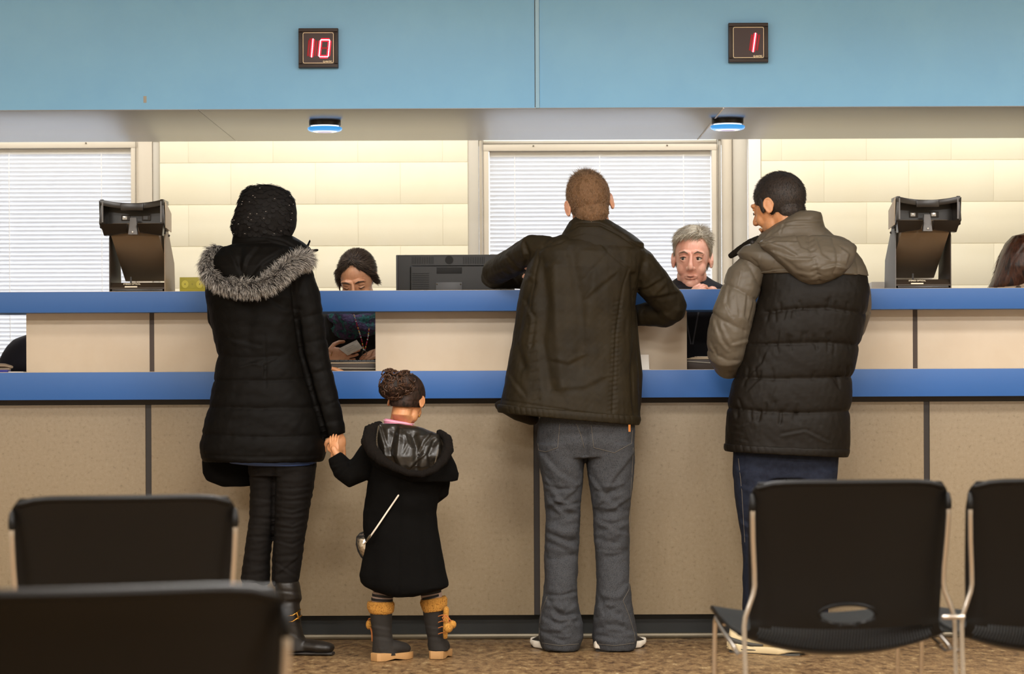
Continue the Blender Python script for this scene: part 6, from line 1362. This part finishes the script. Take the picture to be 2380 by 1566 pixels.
# ================================================================ waiting room chairs
M_shell = mat('black_moulded_shell', '080706', .45, bump=.12, bscale=700, spec=.17); M_tube = mat('satin_chrome_tube', 'aaa298', .28, .9); M_glide = mat('black_plastic_glide', '151310', .5)
def chair(label):
    c = thing('waiting_chair', label, 'chair', (0, 0, 0), 'black shell chairs of the waiting area')
    # shell surface: u across, v from top of back to front lip
    prof = [(-.050, .822), (-.046, .814), (-.036, .79), (-.022, .735), (-.010, .68), (.0, .62), (.006, .57), (.010, .53), (.018, .495), (.038, .458), (.09, .447), (.16, .455), (.24, .473), (.32, .491), (.39, .503), (.425, .500), (.445, .484)]
    nv_, nu_ = 100, 126; s = np.linspace(0, len(prof)-1, nv_); py = np.interp(s, range(len(prof)), [a[0] for a in prof]); pz = np.interp(s, range(len(prof)), [a[1] for a in prof])
    for _ in range(4): py[1:-1] = (py[:-2]+2*py[1:-1]+py[2:])/4; pz[1:-1] = (pz[:-2]+2*pz[1:-1]+pz[2:])/4
    L_ = np.concatenate([[0], np.cumsum(np.hypot(np.diff(py), np.diff(pz)))]); vv = np.linspace(0, L_[-1], nv_); py = np.interp(vv, L_, py); pz = np.interp(vv, L_, pz)
    bend = np.interp(vv, [0, .30, .36, .42, L_[-1]], [0, 0, .6, 1, 1])
    hw = np.interp(vv, [0, .02, .06, .28, .34, .40, .62, L_[-1]-.03, L_[-1]], [.196, .210, .214, .206, .204, .224, .228, .222, .205])
    V = []; keep = []
    for i in range(nv_):
        for j in range(nu_+1):
            u = -1+2*j/nu_
            x = u*hw[i]; curv = abs(u)**2.2
            y = py[i] + (1-bend[i])*(.030*curv) ; z = pz[i] + bend[i]*.050*curv*np.interp(vv[i], [.34, .45, .80], [1, 1, .3])
            V.append([x, y, z])
    V = np.array(V).reshape(nv_, nu_+1, 3)
    # hand hole low in the back
    cz, a_, b_ = .540, .061, .021; fs = []
    idx = lambda i, j: i*(nu_+1)+j
    Vf = V.reshape(-1, 3)
    dx = Vf[:, 0]/a_; dz = (Vf[:, 2]-cz)/b_; rr = np.sqrt(dx**2+dz**2); backpart = Vf[:, 1] < .10
    snap = backpart & (rr > .72) & (rr < 1.32); sc_ = 1/np.maximum(rr, 1e-6)
    i_in = backpart & (rr <= .72)
    for k in np.where(snap & (rr < 1.16))[0]:
        Vf[k, 0] *= sc_[k]; Vf[k, 2] = cz+(Vf[k, 2]-cz)*sc_[k]
    rr2 = np.sqrt((Vf[:, 0]/a_)**2+((Vf[:, 2]-cz)/b_)**2)
    for i in range(nv_-1):
        for j in range(nu_):
            q = (idx(i, j), idx(i, j+1), idx(i+1, j+1), idx(i+1, j)); m_ = Vf[list(q)].mean(0)
            if m_[1] < .10 and (m_[0]/a_)**2+((m_[2]-cz)/b_)**2 < .93: continue
            if m_[1] < .060 and abs(m_[0]) < .188 and .462+.036*(abs(m_[0])/.22)**2.2 < m_[2] < .513 and j % 2 == 0 and 3 < j < nu_-3 and (m_[0]/a_)**2+((m_[2]-cz)/b_)**2 > 1.5: continue
            fs.append(q)
    me = bpy.data.meshes.new('shell'); me.from_pydata(Vf.tolist(), [], fs)
    o = bpy.data.objects.new('tmp', me); COL.objects.link(o); sm = o.modifiers.new('s', 'SOLIDIFY'); sm.thickness = .007; sm.offset = 0; bv = o.modifiers.new('b', 'BEVEL'); bv.width = .0018; bv.segments = 2; bv.limit_method = 'ANGLE'; bv.angle_limit = 1.0
    me2 = bpy.data.meshes.new_from_object(o.evaluated_get(bpy.context.evaluated_depsgraph_get())); bpy.data.objects.remove(o); link('shell', me2, M_shell, c, ang=1.0)
    rim = MB(); rim.tube([(a_*1.02*math.cos(t), .012-.006*math.sin(t)*1.5 - .001, cz+b_*1.05*math.sin(t)) for t in np.linspace(0, 2*PI, 41)[:-1]], .0042, 8, closed=True); rim.build('hand_hole_rim', M_shell, c)
    # rolled top edge and side flanges
    te = MB(); te.tube([(x, -.050+.030*(abs(x)/.20)**2.2, .822-.004*(abs(x)/.2)**8*3) for x in np.linspace(-.196, .196, 15)], .0065, 8, round_=True); te.build('top_edge', M_shell, c)
    for s_ in (-1, 1):
        # rear leg runs up the side of the back
        pts = [(s_*.210, -.026, .775), (s_*.210, -.025, .75), (s_*.208, -.018, .70), (s_*.204, -.010, .64), (s_*.203, -.008, .605), (s_*.206, -.008, .588), (s_*.216, -.012, .562), (s_*.224, -.012, .540), (s_*.2265, -.012, .52), (s_*.2265, -.016, .46), (s_*.2245, -.040, .22), (s_*.222, -.064, .012)]
        lg = MB(); lg.tube(pts, .0052, 14, round_=True); lo_ = lg.build('rear_leg', M_tube, c)
        MB().tube([(s_*.222, -.064, 0), (s_*.222, -.064, .016)], .009, 12).build('glide', M_glide, lo_, bevel=.002)
        fl = MB(); fl.tube([(s_*.226, .10, .462), (s_*.220, .30, .490), (s_*.214, .385, .500), (s_*.212, .410, .488), (s_*.212, .418, .44), (s_*.214, .440, .012)], .0052, 14, round_=True); fo_ = fl.build('front_leg', M_tube, c)
        MB().tube([(s_*.214, .440, 0), (s_*.214, .440, .016)], .013, 12).build('glide', M_glide, fo_, bevel=.002)
        sr_ = MB(); sr_.tube([(s_*.2265, -.012, .465), (s_*.226, .05, .452), (s_*.224, .12, .460)], .0052, 12, round_=True); sr_.build('side_rail', M_tube, c)
        fg = MB(); fg.tube([(s_*.210, -.020, .795), (s_*.210, -.025, .782), (s_*.210, -.026, .768)], [.005, .007, .007], 12, round_=True); fg.build('post_socket', M_shell, c)
    cb_ = MB(); cb_.tube([(-.214, .36, .488), (.214, .36, .488)], .005, 12); cb_.build('cross_bar', M_tube, c)
    return c
c0 = chair('black shell chair at the right foreground, seen whole, oval hand hole visible')
c0.location = ((1970-1190)*5.40/F, 5.40, 0); c0.rotation_euler = (0, 0, .10)
dup(c0, ((2478-1190)*5.40/F, 5.42, 0), .07, 'black shell chair cut off by the right edge of the frame')
dup(c0, ((287-1190)*4.88/F, 4.88, 0), .16, 'black shell chair at the left, behind the nearest one')
dup(c0, (-.466, 2.86, 0), .27, 'black shell chair in the left foreground, nearest to the camera')
gc = thing('ganging_clip', 'small metal clip joining the two chairs at the right', 'clip', (at(2215, 1433, 5.38).x, 5.36, .53))
cc = at(2215, 1433, 5.38); g_ = MB(); g_.tube([(cc.x-.020, 5.375, cc.z), (cc.x+.020, 5.375, cc.z)], .0055, 12, round_=True); g_.build('bar', M_tube, gc)
